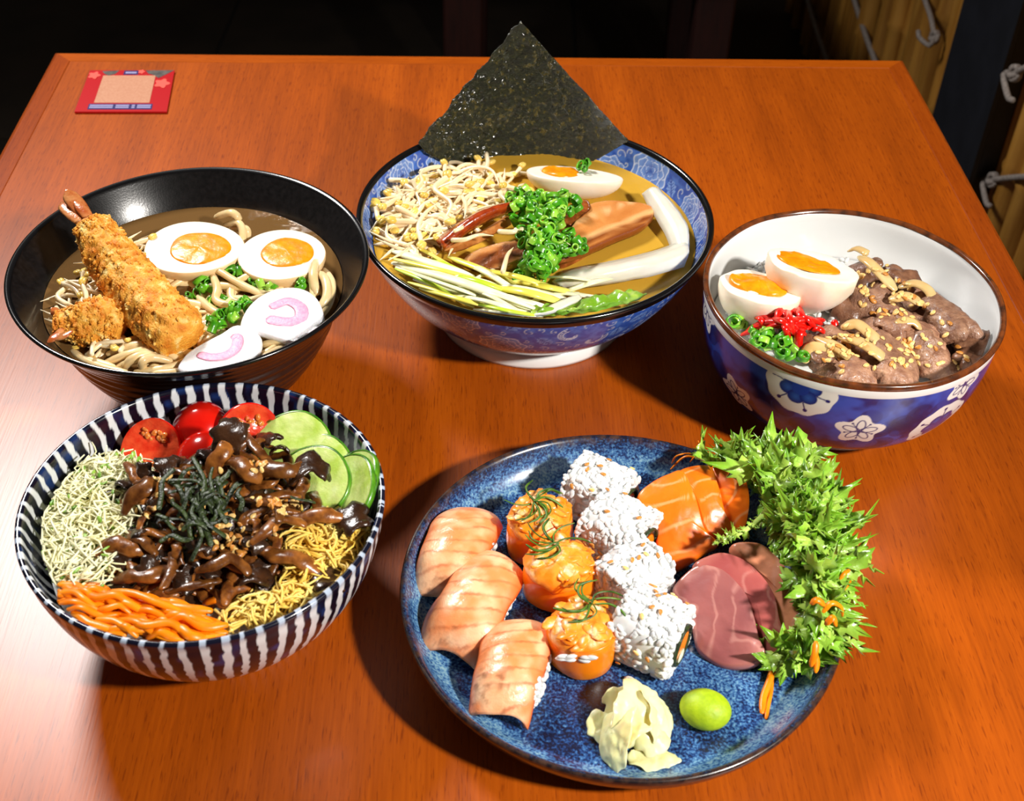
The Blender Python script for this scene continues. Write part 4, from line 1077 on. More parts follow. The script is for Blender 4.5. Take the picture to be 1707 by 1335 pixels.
meat('pork_slice', R_([(938, 366, .012), (955, 342, .016), (978, 332, .016), (985, 345, .015), (970, 362, .014), (950, 378, .011)]), .007, norm((-.1, -.3, 1)), 'small dark pork piece between the scallions and the largest slice', [M_porkd, M_porkd], seed=9)
meat('pork_slice', R_([(935, 410, .006), (980, 400, .006), (985, 415, .004), (935, 440, .004)]), .005, (0, 0, 1), 'thin dark pork edge just below the largest slice', [M_porkd, M_porkd], seed=12)

egg('egg_half', P(958, 292, ZR + .0115), .0345, .021, .0165, -.18, -.30, -.1, 'egg half with orange yolk leaning against the nori in ramen bowl', (.0135, .0135, (-.010, .001), .0022), k=-.12, seed=5, yk=.002, skin=M_skinw, grp=None)
def strip(name, rows, mat, label, cat, th, nu=8, nv=26, grp=None, nzamp=.0005):
    G = loft(rows, nu, nv); return solo(name, solid(G + (nzamp * fbm(G, 120, len(label)))[..., None], th), mat, label, cat, grp)
strip('white_leek_piece', [R_([(1072, 324, .010), (1086, 350, .008), (1108, 388, .005), (1122, 420, .001)]), R_([(1086, 314, .016), (1106, 340, .014), (1130, 376, .011), (1138, 412, .006)]), R_([(1098, 316, .013), (1124, 346, .011), (1145, 382, .008), (1146, 424, .002)])], M_leek, 'curved white leek piece along the right wall of ramen bowl', 'leek', .0028)
strip('white_leek_piece', [R_([(1138, 404, .004), (1085, 423, .006), (1010, 440, .006), (950, 452, .005), (922, 472, .002)]), R_([(1147, 416, .009), (1090, 434, .013), (1010, 453, .013), (955, 463, .010), (932, 474, .005)]), R_([(1138, 444, .001), (1088, 458, .004), (1010, 472, .004), (965, 478, .004), (940, 478, .002)])], M_leek, 'straight white leek piece lying below the largest pork slice', 'leek', .003)
def zsc(x, y): return ZR + .012 + U(0, .012) + .006 * math.exp(-((x - 905) / 45) ** 2 - ((y - 370) / 50) ** 2)
sz = [(lambda x, y: y < 345, 'scallion ring at the back of the ramen heap, below the egg'), (lambda x, y: x > 930, 'scallion ring on the right flank of the heap, on the largest pork slice'), (lambda x, y: y < 400, 'scallion ring in the middle of the ramen heap'), (lambda x, y: y > 436, 'scallion ring at the foot of the ramen heap in the broth'), (lambda x, y: True, 'scallion ring on the front half of the ramen heap')]
scallions([(846, 322), (880, 314), (945, 325), (962, 335), (958, 352), (930, 355), (948, 385), (975, 410), (965, 425), (930, 430), (925, 455), (900, 462), (872, 440), (868, 395), (848, 362)], 182, zsc, sz, 'scallion heap on the ramen', 1.14)
scallions([(845, 440), (880, 430), (925, 445), (915, 472), (870, 472)], 22, lambda x, y: ZR + U(.002, .007), sz, 'scallion heap on the ramen', 1.1)
scallions([(835, 320), (870, 315), (880, 330), (850, 340)], 6, lambda x, y: ZR + U(.01, .015), sz, 'scallion heap on the ramen', .9)
scallions([(966, 262), (982, 268), (975, 282), (962, 276)], 7, lambda x, y: ZR + U(.013, .017), 'green scallion ring on the egg beside the nori', 'scallion rings on the ramen egg', .8)
for x, y, yw in ((868, 384, .2), (852, 436, 1.2), (905, 398, -.4), (776, 376, .9), (790, 398, .1), (700, 300, 1.4)):
    sprouts([(x - 3, y - 3), (x + 3, y - 3), (x, y + 3)], 1, lambda a, b: ZR + .020, 'single bean sprout lying across the pork slices' if x > 760 else lb, 'bean sprouts in the ramen bowl', ang=(yw, yw + .1), tilt=.1, clampf=cr_, s=.85, bean=0)
# yellow and white leek strips at the front left
gl_, kinds = 'leek strips at the front of the ramen bowl', [(M_negw, 'white'), (M_negy, 'yellow'), (M_negg, 'light green')]
NEG = [((643, 388), (770, 455), 1, .0022), ((655, 418), (790, 462), 0, .0048), ((650, 430), (840, 478), 1, .0026), ((655, 438), (905, 520), 0, .0050), ((720, 432), (800, 470), 2, .0040), ((748, 428), (860, 475), 1, .0036), ((760, 430), (880, 500), 0, .0034), ((800, 450), (935, 485), 1, .0034), ((690, 465), (830, 510), 0, .0030),
       ((730, 470), (890, 505), 2, .0030), ((800, 472), (945, 498), 0, .0034), ((820, 478), (942, 505), 1, .0044), ((870, 485), (1028, 502), 0, .0026), ((935, 488), (1048, 455), 0, .0030), ((700, 480), (850, 520), 1, .0028), ((740, 490), (880, 524), 0, .0026), ((660, 445), (760, 495), 0, .0024), ((680, 470), (790, 512), 1, .0020),
       ((850, 468), (960, 488), 1, .0036), ((770, 500), (900, 528), 2, .0022), ((880, 505), (965, 488), 0, .0026), ((830, 445), (760, 490), 0, .0018), ((760, 455), (850, 520), 1, .0022), ((905, 462), (1000, 470), 0, .0018), ((660, 400), (720, 450), 0, .0022), ((790, 515), (905, 527), 0, .0022), ((700, 445), (870, 508), 1, .0022)]
r9 = random.Random(77)
for k in range(16):
    x0_, y0_ = r9.uniform(655, 790), r9.uniform(0, 1); y0_ = 425 + (x0_ - 655) * .38 + 22 * y0_
    NEG.append(((x0_, y0_), (x0_ + r9.uniform(90, 190), y0_ + r9.uniform(28, 58)), r9.choice((0, 0, 1, 2)), r9.uniform(.002, .0036)))
for k, (a, b, kd, wd) in enumerate(NEG):
    b = (b[0], min(b[1], 527)); p = [P(*a, ZR + .002 + .002 * (k % 3)), P((a[0] + b[0]) / 2 + U(-3, 3), (a[1] + b[1]) / 2 + U(-6, 2), ZR + .007 + .003 * (k % 4)), P(*b, ZR + .003 + .002 * (k % 2))]
    p = clampB(catmull(p, 20), C_RA, RA, .004)
    solo('leek_strip', tube(p, wd * .74 * ends(20, .5), 8, .5), kinds[kd][0], kinds[kd][1] + ' shredded leek strip at the front left of the ramen', 'leek', gl_)
strip('onion_petal', [R_([(870, 522, .004), (905, 515, .008), (950, 496, .012), (965, 492, .010)]), R_([(880, 528, .005), (915, 522, .010), (958, 504, .013), (970, 497, .010)])], M_leek, 'pale lilac onion petal beside the small lettuce leaf', 'onion', .0016, 5, 16)
def crinkle(rows, nu, nv, amp, sc, seed, th=.0007):
    G = loft(rows, nu, nv); N = norm(np.cross(np.gradient(G, axis=1), np.gradient(G, axis=0)))
    G = G + N * (amp * fbm(G, sc, seed, 3))[..., None]
    h = fbm(G, 150, seed + 9, 3).reshape(-1)[:, None]
    c = L3((112, 160, 34)) * (1 - sstep(-.3, .5, h)) + L3((176, 204, 84)) * sstep(-.3, .5, h)
    V, F = solid(G, th); return (V, F), np.vstack([c, c])
vf, c = crinkle([R_([(890, 512, .004), (940, 503, .008), (1000, 492, .009), (1050, 482, .006)]), R_([(885, 522, .007), (945, 515, .012), (1010, 504, .012), (1078, 488, .006)]), R_([(905, 528, .004), (960, 524, .008), (1020, 512, .008), (1078, 494, .004)])], 30, 60, .005, 110, 4)
solo('lettuce_leaf', vf, M_leaf, 'small crinkled green lettuce leaf at the front rim of ramen bowl', 'lettuce', col=c)

# ================================================================== RICE BOWL (beef, soft eggs)
ZG = .056
def mound(C, R, z0, h):
    def f(x, y): return z0 + h * max(0., 1 - ((x - C[0]) ** 2 + (y - C[1]) ** 2) / R ** 2)
    return f
hG = mound((C_RI[0], C_RI[1]), .085, ZG, .010)
def PH(px, py, hf, dz=0.):
    z = .055
    for _ in range(6):
        p = P(px, py, z + dz); z = hf(p[0], p[1])
    return P(px, py, z + dz)
cg = lambda p, m=.004: clampB(p[None], C_RI, RI, m)[0]
# bed of rice
V = []
for r in np.linspace(0, rin(RI, ZG) - .0015, 14):
    V.append([(C_RI[0] + r * math.cos(t), C_RI[1] + r * math.sin(t), hG(C_RI[0] + r * math.cos(t), C_RI[1] + r * math.sin(t)) - .004) for t in np.linspace(0, 2 * pi, 60, endpoint=False)])
bed = (np.array(V).reshape(-1, 3), gridF(14, 60, True)[:, ::-1].tolist())
pts = [cg(PH(*samp([(1196, 470), (1235, 430), (1420, 430), (1430, 545), (1330, 600), (1225, 560)]), hG, U(-.004, .0005)), .003) for _ in range(520)]
gr = grains(pts, [norm((U(-.6, .6), U(-.6, .6), 1)) for _ in pts], .9)
solo('rice', join([bed, gr]), M_rice, 'bed of white steamed rice under the eggs and beef', 'rice', kind='stuff')
egg('egg_half', PH(1268, 478, hG, .020), .0265, .0205, .027, -.35, -.16, -.4, 'lower left soft egg half with split open yolk beside red ginger', (.0185, .0135, (-.002, .001), .0022), skin=M_skinw, lump=.0022, seed=3, yk=.004, torn=.001, grp='soft egg halves on rice')
egg('egg_half', PH(1354, 444, hG, .027), .0290, .0215, .031, -.50, -.22, -.5, 'upper soft egg half with smooth yolk and torn white, beside the beef', (.0205, .0120, (-.004, .001), .0008), skin=M_skinw, lump=.0026, seed=7, yk=.0012, torn=.001, grp='soft egg halves on rice')

def piece(c, a, b, yaw, tilt, curl, th, seed, roll=0., nu=22, nv=16, amp=.22):
    """irregular thin piece of meat with curled body"""
    u = np.linspace(-1, 1, nu)[:, None] * np.ones((1, nv)); v = np.linspace(-1, 1, nv)[None] * np.ones((nu, 1))
    x = u * np.sqrt(1 - v * v / 2); y = v * np.sqrt(1 - u * u / 2)          # square to disc
    A = np.arctan2(y, x); rr = 1 + amp * np.sin(3 * A + seed) * .5 + amp * np.sin(5 * A + 2.1 * seed) * .4 + amp * .5 * np.sin(8 * A + seed * 3.3)
    x = x * rr * a; y = y * rr * b
    ang_ = x / a * curl; R = a / max(abs(curl), 1e-3)
    G = np.stack([R * np.sin(ang_), y, R * (np.cos(ang_) - 1) if curl > 0 else R * (1 - np.cos(ang_))], -1)
    G[..., 2] += .12 * a * fbm(G + seed * .31, 70, seed, 3)
    edge_ = np.clip(1 - np.maximum(abs(u), abs(v)) ** 6 * .75, .2, 1)
    V, F = solid(G, th * edge_)
    V = V + .0009 * fbm(V + seed, 280, seed + 4, 3)[:, None]
    return V @ rotm(yaw, tilt, roll).T + np.asarray(c), F
gb = 'beef pieces in the rice bowl'
BEEF = [(1436, 446, .0165, .014, 1.2, -.9, 1.9, .005, .012, 'rolled beef piece with dark hollow beside the upper egg'),
        (1462, 512, .020, .0165, .5, .15, .5, .006, .010, 'broad flat purplish beef slice in the middle of the bowl'),
        (1585, 528, .0165, .024, .35, .25, .9, .009, .012, 'large upright beef piece leaning near the right wall'),
        (1622, 578, .022, .0135, .9, .05, .7, .008, .007, 'long beef piece at the far right under the rim'),
        (1492, 586, .0215, .018, -.2, .2, .6, .007, .008, 'big beef slice in front, dotted with many sesame seeds'),
        (1552, 590, .016, .0125, .8, .25, .8, .006, .006, 'dark folded beef piece near the front right rim'),
        (1400, 610, .022, .010, .1, .35, .6, .006, .004, 'long beef piece against the front rim beneath onion'),
        (1368, 578, .0155, .0135, .4, .1, .6, .005, .004, 'beef piece beside the scallions at the front'),
        (1450, 556, .017, .011, -.1, .3, .7, .006, .009, 'reddish beef strip under the middle slice'),
        (1522, 548, .014, .016, .6, .0, .6, .006, .012, 'seed covered beef piece right of the middle slice'),
        (1412, 512, .012, .013, .9, .2, .9, .006, .006, 'dark beef piece tucked beside the upper egg'),
        (1508, 462, .017, .010, -.6, .1, .6, .006, .010, 'beef piece at the back under the onion strip'),
        (1588, 610, .014, .007, .3, .4, .5, .005, .003, 'small beef scrap at the front right rim'),
        (1398, 556, .012, .010, .8, .1, .9, .005, .008, 'small beef scrap beside the red ginger'),
        (1530, 492, .014, .011, .2, .0, .6, .006, .008, 'beef piece behind the onion ring'),
        (1470, 616, .017, .008, .0, .45, .4, .006, .002, 'beef edge showing along the front rim'),
        (1440, 590, .016, .012, .3, .1, .5, .006, .006, 'beef piece under the long onion strip'),
        (1502, 622, .018, .011, .15, .55, .6, .007, .008, 'beef slice pressed along the front rim, right of the longest onion'),
        (1566, 606, .016, .011, .5, .5, .7, .007, .008, 'beef slice pressed along the front right rim'),
        (1622, 598, .015, .010, .9, .4, .6, .007, .008, 'beef slice wedged at the right rim below the long piece'),
        (1432, 622, .016, .009, -.1, .6, .5, .006, .007, 'beef slice under the longest onion at the front rim'),
        (1492, 536, .015, .012, 1.0, -.35, 1.2, .006, .014, 'folded beef slice just right of the bowl middle'),
        (1540, 576, .014, .011, -.6, .5, 1.1, .006, .011, 'tilted beef slice before the upright piece'),
        (1526, 512, .016, .013, .3, .1, .7, .006, .004, 'low beef piece filling the gap behind the onion ring'),
        (1482, 468, .014, .012, -.3, .1, .8, .006, .006, 'low beef piece at the back beside the long onion strip'),
        (1590, 580, .015, .012, .6, .2, .8, .006, .004, 'low beef piece between upright and far right pieces'),
        (1536, 546, .013, .012, .2, -.1, .7, .006, .006, 'low beef piece left of the upright piece'),
        (1424, 590, .014, .011, .3, .2, .8, .006, .005, 'low beef piece between the two front onion strips'),
        (1545, 560, .014, .012, -.4, .2, .6, .006, .008, 'beef piece between upright piece and front slice')]
for k, (x, y, a, b, yaw, tl_, curl, th, dz, lb) in enumerate(BEEF):
    r4 = random.Random(k * 7 + 1); vf = piece(PH(x, y, hG, dz + r4.uniform(-.002, .005)), a * .94, b * .94, yaw, tl_ + r4.uniform(-.3, .3), curl * 1.5, th * 1.15, k + 1, r4.uniform(-.35, .35))
    vf = (vf[0] + .0012 * fbm(vf[0], 150, k + 40, 2)[:, None], vf[1])
    vf = (clampB(vf[0], C_RI, RI, .0022), vf[1])
    solo('beef_slice', vf, M_beefd if 'dark' in lb or k % 4 == 3 else M_beef, lb, 'beef', gb)
go = 'cooked onion strips in the rice bowl'
ON = [([(1434, 428, .024), (1450, 438, .026), (1472, 460, .024), (1492, 482, .020)], .0042, 'long onion strip running down the back of the beef'),
      ([(1415, 418, .020), (1428, 414, .024), (1442, 420, .026), (1445, 424, .025)], .003, 'onion scrap curling up highest at the back'),
      ([(1500, 478, .016), (1525, 472, .021), (1548, 484, .022), (1556, 505, .018), (1550, 516, .014)], .0036, 'onion ring standing before the upright beef'),
      ([(1485, 498, .020), (1512, 494, .023), (1535, 505, .022)], .0044, 'short onion piece in the centre under sesame'),
      ([(1360, 562, .010), (1395, 578, .013), (1425, 602, .012), (1455, 622, .009), (1485, 614, .009)], .0042, 'longest onion strip sweeping along the front of beef'),
      ([(1400, 560, .016), (1430, 568, .018), (1462, 588, .017), (1480, 604, .012)], .0044, 'orange tinted onion strip above the longest one'),
      ([(1405, 545, .015), (1428, 540, .018), (1450, 556, .017), (1468, 572, .014)], .0044, 'broad onion strip beside the red ginger'),
      ([(1342, 602, .006), (1352, 580, .010), (1385, 585, .011), (1410, 590, .010)], .004, 'translucent onion strip beside the scallions'),
      ([(1495, 538, .020), (1520, 535, .021), (1535, 548, .018)], .004, 'small onion petal above the front slice')]
for l, wd, lb in ON:
    p = catmull([PH(x, y, hG, z - .002) for x, y, z in l], 24); p = clampB(p, C_RI, RI, .004)
    solo('onion_strip', tube(p, wd * ends(24, .6), 9, .38), M_onion, lb, 'onion', go)
# red ginger
gi = 'red pickled ginger strips'
GI = [((1236, 558), (1320, 536)), ((1245, 552), (1300, 535)), ((1322, 482), (1316, 530)), ((1302, 500), (1296, 540)), ((1260, 518), (1310, 532)), ((1258, 525), (1295, 545)), ((1280, 540), (1345, 536)), ((1330, 525), (1362, 550)), ((1345, 548), (1374, 533)), ((1320, 540), (1335, 575)), ((1338, 545), (1328, 580)), ((1355, 550), (1378, 558)), ((1300, 520), (1340, 530)), ((1310, 510), (1350, 545)), ((1290, 530), (1330, 560)), ((1312, 515), (1322, 560)), ((1295, 545), (1355, 548)), ((1268, 532), (1320, 520)), ((1330, 512), (1340, 550)), ((1305, 540), (1315, 570)), ((1275, 548), (1330, 542)), ((1285, 515), (1325, 540)), ((1320, 535), (1372, 540)), ((1260, 530), (1275, 545)), ((1300, 535), (1345, 560)), ((1315, 505), (1300, 545))]
for k, (a, b) in enumerate(GI):
    m = ((a[0] + b[0]) / 2, (a[1] + b[1]) / 2 - 6); cz = lambda q: .006 + .012 * math.exp(-((q[0] - 1308) / 38) ** 2 - ((q[1] - 535) / 28) ** 2)
    p = catmull([PH(*a, hG, cz(a) + .002 * (k % 3) - .002), PH(*m, hG, cz(m) + .002 * (k % 4)), PH(*b, hG, cz(b) + .002 * (k % 2) - .002)], 16)
    p = clampB(p, C_RI, RI, .004)
    solo('ginger_strip', tube(p, U(.0021, .003) * ends(16, .55), 7, .6), M_beni, 'bright red pickled ginger strip piled before the egg halves', 'ginger', gi)
p = PH(1391, 536, hG, .012); solo('ginger_strip', tube([p, p + np.array([.001, -.002, -.004]), p + np.array([.002, -.004, -.008])], .0022, 7), M_beni, 'stray red ginger end sticking out of the beef', 'ginger', gi)
cgs = 'scallion rings in the rice bowl'
scallions([(1248, 562), (1262, 548), (1290, 552), (1315, 562), (1342, 592), (1338, 603), (1300, 590), (1270, 576)], 44, lambda x, y: ZG + .009 + U(.003, .011), 'green scallion ring between red ginger and bowl rim', cgs, 1.08)
scallions([(1220, 525), (1240, 530), (1240, 548), (1222, 543)], 6, lambda x, y: ZG + .004 + U(.002, .006), 'pale green scallion ring on the rice at far left', 'scallion rings at the left of the rice bowl', 1.25, only=[3, 5, 0])
seeds([(1415, 470), (1450, 430), (1480, 430), (1520, 480), (1560, 520), (1640, 560), (1620, 610), (1540, 620), (1400, 622), (1360, 590), (1380, 560), (1440, 520)], 155, 'pale sesame seed scattered over the beef', 'sesame seeds on the beef', 1.22, .25, ok=('beef', 'onion'), clump=14)

# ================================================================== SALAD BOWL
hS = mound(C_ST, .086, .058, .012)
cs = lambda p, m=.004: clampB(np.array(p)[None], C_ST, STB, m)[0]
V = []
for r in np.linspace(0, rin(STB, .052) - .0015, 12):
    V.append([(C_ST[0] + r * math.cos(t), C_ST[1] + r * math.sin(t), hS(C_ST[0] + r * math.cos(t), C_ST[1] + r * math.sin(t)) - .006) for t in np.linspace(0, 2 * pi, 56, endpoint=False)])
bed = (np.array(V).reshape(-1, 3), gridF(12, 56, True)[:, ::-1].tolist())
pts = [cs(PH(*samp([(60, 930), (110, 960), (170, 965), (190, 930), (150, 900)]), hS, U(-.006, -.001)), .003) for _ in range(120)] + [cs(PH(x, y, hS, -.002)) for x, y in ((150, 978), (165, 972), (180, 960), (500, 850), (640, 905))]
solo('rice', join([bed, grains(pts, [(U(-.5, .5), U(-.5, .5), 1) for _ in pts])]), M_rice, 'white rice showing between the toppings of the striped bowl', 'rice', kind='stuff')
p = cs(P(272, 703, .066), .001); solo('rice_grain', grains([p], [(0, -.6, .6)], 1.3), M_rice, 'single rice grain stuck on the striped wall behind the tomatoes', 'rice')

def tomato(p, r, axis, label, seed, cut=True):
    """half cherry tomato: cut face normal = axis"""
    B = basis(norm(np.cross((.13, .2, 1.), axis)), axis)      # columns: in-plane a, in-plane b, normal
    n = norm(axis); a = norm(np.cross((.1, .2, 1.), n)); b = np.cross(n, a); Rm = np.stack([a, b, n], 1)
    nu, nv = 40, 12; t = np.linspace(0, 2 * pi, nu, endpoint=False); rows = []
    for q in np.linspace(0, 1, nv):
        f = math.sin(q * pi / 2); rows.append(np.stack([r * f * np.cos(t), r * 1.08 * f * np.sin(t), np.full(nu, -r * .95 * math.cos(q * pi / 2))], -1))
    rows.append(np.stack([r * .97 * np.cos(t), r * 1.05 * np.sin(t), np.full(nu, .0006)], -1))
    V = np.array(rows); k = len(V)
    o = thing('tomato_half', p, label, 'tomato', 'cherry tomato halves')
    vw = V.reshape(-1, 3) @ Rm.T + p
    part('tomato_skin', o, (vw, gridF(k, nu, True)), M_tom)
    fr = []
    for f in (1., .9, .75, .55, .35, .15, 0.):
        x = r * .97 * f * np.cos(t); y = r * 1.05 * f * np.sin(t)
        pocket = sstep(.32, .5, np.abs(y) / r) * sstep(.86, .72, np.hypot(x, y) / r)
        fr.append(np.stack([x, y, .0007 - .0022 * pocket], -1))
    fr = np.array(fr); fo = part('tomato_flesh', o, (fr.reshape(-1, 3) @ Rm.T + p, gridF(7, nu, True)), M_tomf)
    L = []
    g = blob(.0021, .0015, .0012, 8, 6)
    for s in (-1, 1):
        for _ in range(16):
            L.append(xf(g, rotm(U(0, 6)), (U(-.42, .42) * r, s * U(.36, .64) * r, U(-.0012, .0008)), U(.7, 1.1)))
    v, f = join(L); part('seed_gel', fo, (v @ Rm.T + p, f), M_tomj)
    return o
tomato(cs(P(250, 752, .066), .012), .0172, (-.15, -.62, .75), 'leftmost cherry tomato half with seeds facing the front', 1)
tomato(cs(P(337, 722, .064), .012), .0168, (.0, .75, -.55), 'middle cherry tomato half showing round red skin', 2)
tomato(cs(P(416, 728, .070), .012), .0175, (.35, -.70, .45), 'rightmost cherry tomato half with cut face beside the cucumber', 3)
tomato(cs(P(340, 768, .066), .012), .0150, (.1, .6, -.7), 'partly hidden cherry tomato half under the mushrooms', 4)

def cuke(p, r, n, label, seed):
    n = norm(n); a = norm(np.cross((0, 1, .1), n)); b = np.cross(n, a); Rm = np.stack([a, b, n], 1)
    nu = 56; t = np.linspace(0, 2 * pi, nu, endpoint=False); w_ = 1 + .025 * np.sin(2 * t + seed) + .012 * np.sin(5 * t + seed)
    rows = [np.stack([r * f * w_ * np.cos(t), r * f * w_ * np.sin(t), np.full(nu, z)], -1) for f, z in ((0, -.0016), (.6, -.0016), (.965, -.0016), (.965, .0014), (.93, .0016), (.7, .0016), (.62, .0013), (.3, .0013), (0, .0014))]
    o = thing('cucumber_slice', p, label, 'cucumber', 'cucumber slices')
    V = np.array(rows); V[..., 2] += .0003 * fbm(V, 300, seed)
    part('cucumber_flesh', o, (V.reshape(-1, 3) @ Rm.T + p, gridF(len(rows), nu, True)), M_cuc)
    rows = [np.stack([r * f * w_ * np.cos(t), r * f * w_ * np.sin(t), np.full(nu, z)], -1) for f, z in ((.962, -.0018), (1, -.0016), (1.006, 0), (1, .0016), (.962, .0018))]
    part('peel', o, (np.array(rows).reshape(-1, 3) @ Rm.T + p, gridF(5, nu, True)), M_cucs)
cuke(cs(P(487, 746, .068), .010), .0215, (-.12, -.45, .88), 'backmost cucumber slice, next to the rightmost tomato', 1)
cuke(cs(P(527, 782, .064), .006), .0205, (-.22, -.42, .88), 'cucumber slice mostly hidden behind the full round one', 2)
cuke(cs(P(574, 822, .070), .016), .0222, (-.62, -.22, .75), 'outermost cucumber slice leaning on the striped wall', 4)
cuke(cs(P(584, 812, .069), .011), .0212, (-.66, -.16, .73), 'thin sliver of cucumber slice against the wall', 5)
cuke(P(521, 806, .070), .0218, (-.30, -.38, .87), 'front cucumber slice showing its full round pale centre', 3)

# mushrooms: stem and dark cap in several shared kinds
MU = []
for k in range(7):
    r3 = random.Random(40 + k); L = r3.uniform(.018, .030)
    p = catmull([(-L / 2, 0, 0), (-L * .15, r3.uniform(-.1, .1) * L, .003), (L * .2, r3.uniform(-.2, .2) * L, .004), (L / 2, r3.uniform(-.25, .25) * L, .001)], 14)
    rr = np.interp(np.linspace(0, 1, 14), [0, .3, .7, 1], [.0018, .0036, .0034, .0024]) * r3.uniform(.75, 1.15)
    V, F = tube(p, rr, 10, .55); V = V + .0011 * fbm(V, 170, k, 3)[:, None]
    cv, cf = piece(p[-1] + np.array([.003, 0, .001]), .0105 * r3.uniform(.8, 1.15), .0080, r3.uniform(-.4, .4), r3.uniform(-.4, .4), 1.3, .0026, k + 3, nu=14, nv=12)
    MU.append((mesh('mushroom_stem', (V, F), M_mush), mesh('mushroom_cap', (cv, cf), M_mushd)))
mpoly = [(190, 870), (225, 800), (300, 775), (345, 735), (400, 735), (470, 775), (500, 820), (570, 850), (575, 880), (490, 900), (470, 970), (420, 1000), (380, 1015), (300, 1005), (215, 975), (180, 920)]
hM = mound((-.150, .452), .07, .060, .020)
gm = 'glossy mushrooms in the striped bowl'
MZ = [(lambda x, y: y < 790, 'nearest the tomatoes'), (lambda x, y: x > 430 and y < 870, 'nearest the cucumber slices'), (lambda x, y: x > 420, 'nearest the potato shreds'), (lambda x, y: x < 250, 'nearest the alfalfa'), (lambda x, y: y > 930, 'nearest the carrots'), (lambda x, y: True, 'around the shredded nori')]
def mush(x, y, dz, yaw, tilt, s, cap=True, lab=None):
    lab = lab or ('glossy mushroom with dark cap, in the heap ' if cap else 'bare brown mushroom stem, in the heap ') + zone(x, y, MZ)
    o = thing('mushroom_piece', cs(PH(x, y, hM, dz), .030), lab, 'mushroom', gm)
    o.rotation_euler = (U(-.4, .4), tilt, yaw); o.scale = (s,) * 3
    k = rng.randrange(7)
    inst('mushroom_stem', MU[k][0], (0, 0, 0), (0, 0, 0), 1, parent=o)
    if cap: inst('mushroom_cap', MU[k][1], (0, 0, 0), (0, 0, 0), 1, parent=o)
for _ in range(140):
    x, y = samp(mpoly); mush(x, y, U(-.006, .006), U(0, 6.28), U(-.35, .35), U(.7, 1.05), rng.random() < .6)
for x, y, dz, yaw, tl_, s, c, lb in ((235, 828, .010, .9, -.25, 1.25, False, 'long tan mushroom stem at the edge of the alfalfa'), (365, 770, .012, 1.3, -.5, 1.2, True, 'upright mushroom with dark cap before the tomatoes'), (405, 785, .014, -.5, .1, 1.2, False, 'smooth brown mushroom stem behind the sesame'), (455, 790, .012, .4, 0, 1.25, True, 'pointed brown mushroom reaching toward the cucumber'), (522, 858, .010, .1, -.1, 1.2, True, 'mushroom with black cap touching cucumber and potato shreds'), (460, 890, .014, .7, .1, 1.2, False, 'curved mushroom stem near the potato shreds'), (440, 850, .015, -.5, .1, 1.0, False, 'pale rounded mushroom piece among sesame'), (205, 915, .006, .4, .1, 1.1, True, 'mushroom whose tan stem points at the alfalfa'), (330, 985, .004, .2, .1, 1.1, False, 'orange brown mushroom stem lying over the carrots'), (240, 965, .004, .1, 0, 1.3, False, 'long flat mushroom stem along the top of the carrots'), (390, 985, .004, 1.4, .3, 1.0, False, 'mushroom stem hanging straight down at the front'), (370, 950, .012, .15, .0, 1.1, False, 'glossy bent mushroom stem above the front hollow'), (490, 935, .010, -.2, .2, 1.3, True, 'large dark mushroom cap beside the potato shreds')):
    mush(x, y, dz, yaw, tl_, s, c, lb)
# alfalfa
apoly = [(62, 905), (75, 850), (105, 800), (150, 770), (205, 765), (232, 790), (225, 835), (190, 880), (182, 950), (165, 972), (110, 972), (70, 945)]
L1, L2 = [], []
for _ in range(950):
    x, y = samp(apoly); c = cs(PH(x, y, hS, U(-.003, .011)), .010); a = U(0, 6.28); L = U(.011, .024)
    d = np.array([math.cos(a), math.sin(a), U(-.45, .45)]) * L / 2
    L1.append(tube(clampB(wiggle(c - d, c + d, 7, .75, .003), C_ST, STB, .007), U(.00048, .0008) * np.array([1, 1, 1, 1, .9, .7, .45]), 4, round_ends=False))
    if _ % 2 == 0:
        g = xf(blob(.0023, .0011, .0004, 7, 5), rotm(U(0, 6), U(-.8, .8)), cs(c + d, .007), U(.8, 1.3)); L2.append(g)
for q in ((150, 735), (178, 742), (165, 755), (195, 750)):
    c = cs(P(*q, .074), .003); L1.append(tube(wiggle(c, c + np.array([U(-.01, .01), -.008, -.012]), 7, .3), .0005, 4, round_ends=False))
v1, f1 = join(L1); v2, f2 = join(L2)
solo('alfalfa_sprouts', join([(v1, f1), (v2, f2)]), [M_alf, M_alfl], 'fluffy pale green alfalfa sprouts at the left of the striped bowl', 'sprouts', kind='stuff', mi=[0] * len(f1) + [1] * len(f2))
# carrot
gc = 'shredded carrot in the striped bowl'; lc = 'long carrot strand draped on top of the carrot heap'
CZ = [(lambda x, y: x < 170, 'orange carrot strand at the left end of the heap, below the alfalfa'), (lambda x, y: x > 290, 'orange carrot strand at the right end of the heap, below the mushrooms'), (lambda x, y: y < 1020, 'orange carrot strand at the back middle of the carrot heap'), (lambda x, y: True, 'orange carrot strand at the front middle of the heap, along the rim')]
cpoly = [(102, 992), (135, 982), (200, 990), (290, 1005), (368, 1050), (330, 1060), (255, 1064), (178, 1046), (118, 1020)]
for k in range(85):
    x, y = samp(cpoly); a = U(-.45, .25); Lp = U(50, 120)
    e1, e2 = (max(98, x - Lp / 2 * math.cos(a)), y + Lp / 2 * math.sin(a) * .6 - 3), (min(378, x + Lp / 2 * math.cos(a)), y - Lp / 2 * math.sin(a) * .6 + 9)
    z = .070 + U(-.002, .009) * (1 - abs(x - 230) / 240)
    p = clampB(wiggle(P(*e1, z), P(*e2, z), 20, .10, .004, 2), C_ST, STB, .003)
    solo('carrot_strip', tube(p, U(.0018, .0026) * ends(20, .6), 7, .6), M_carr, zone(x, y, CZ), 'carrot', gc)
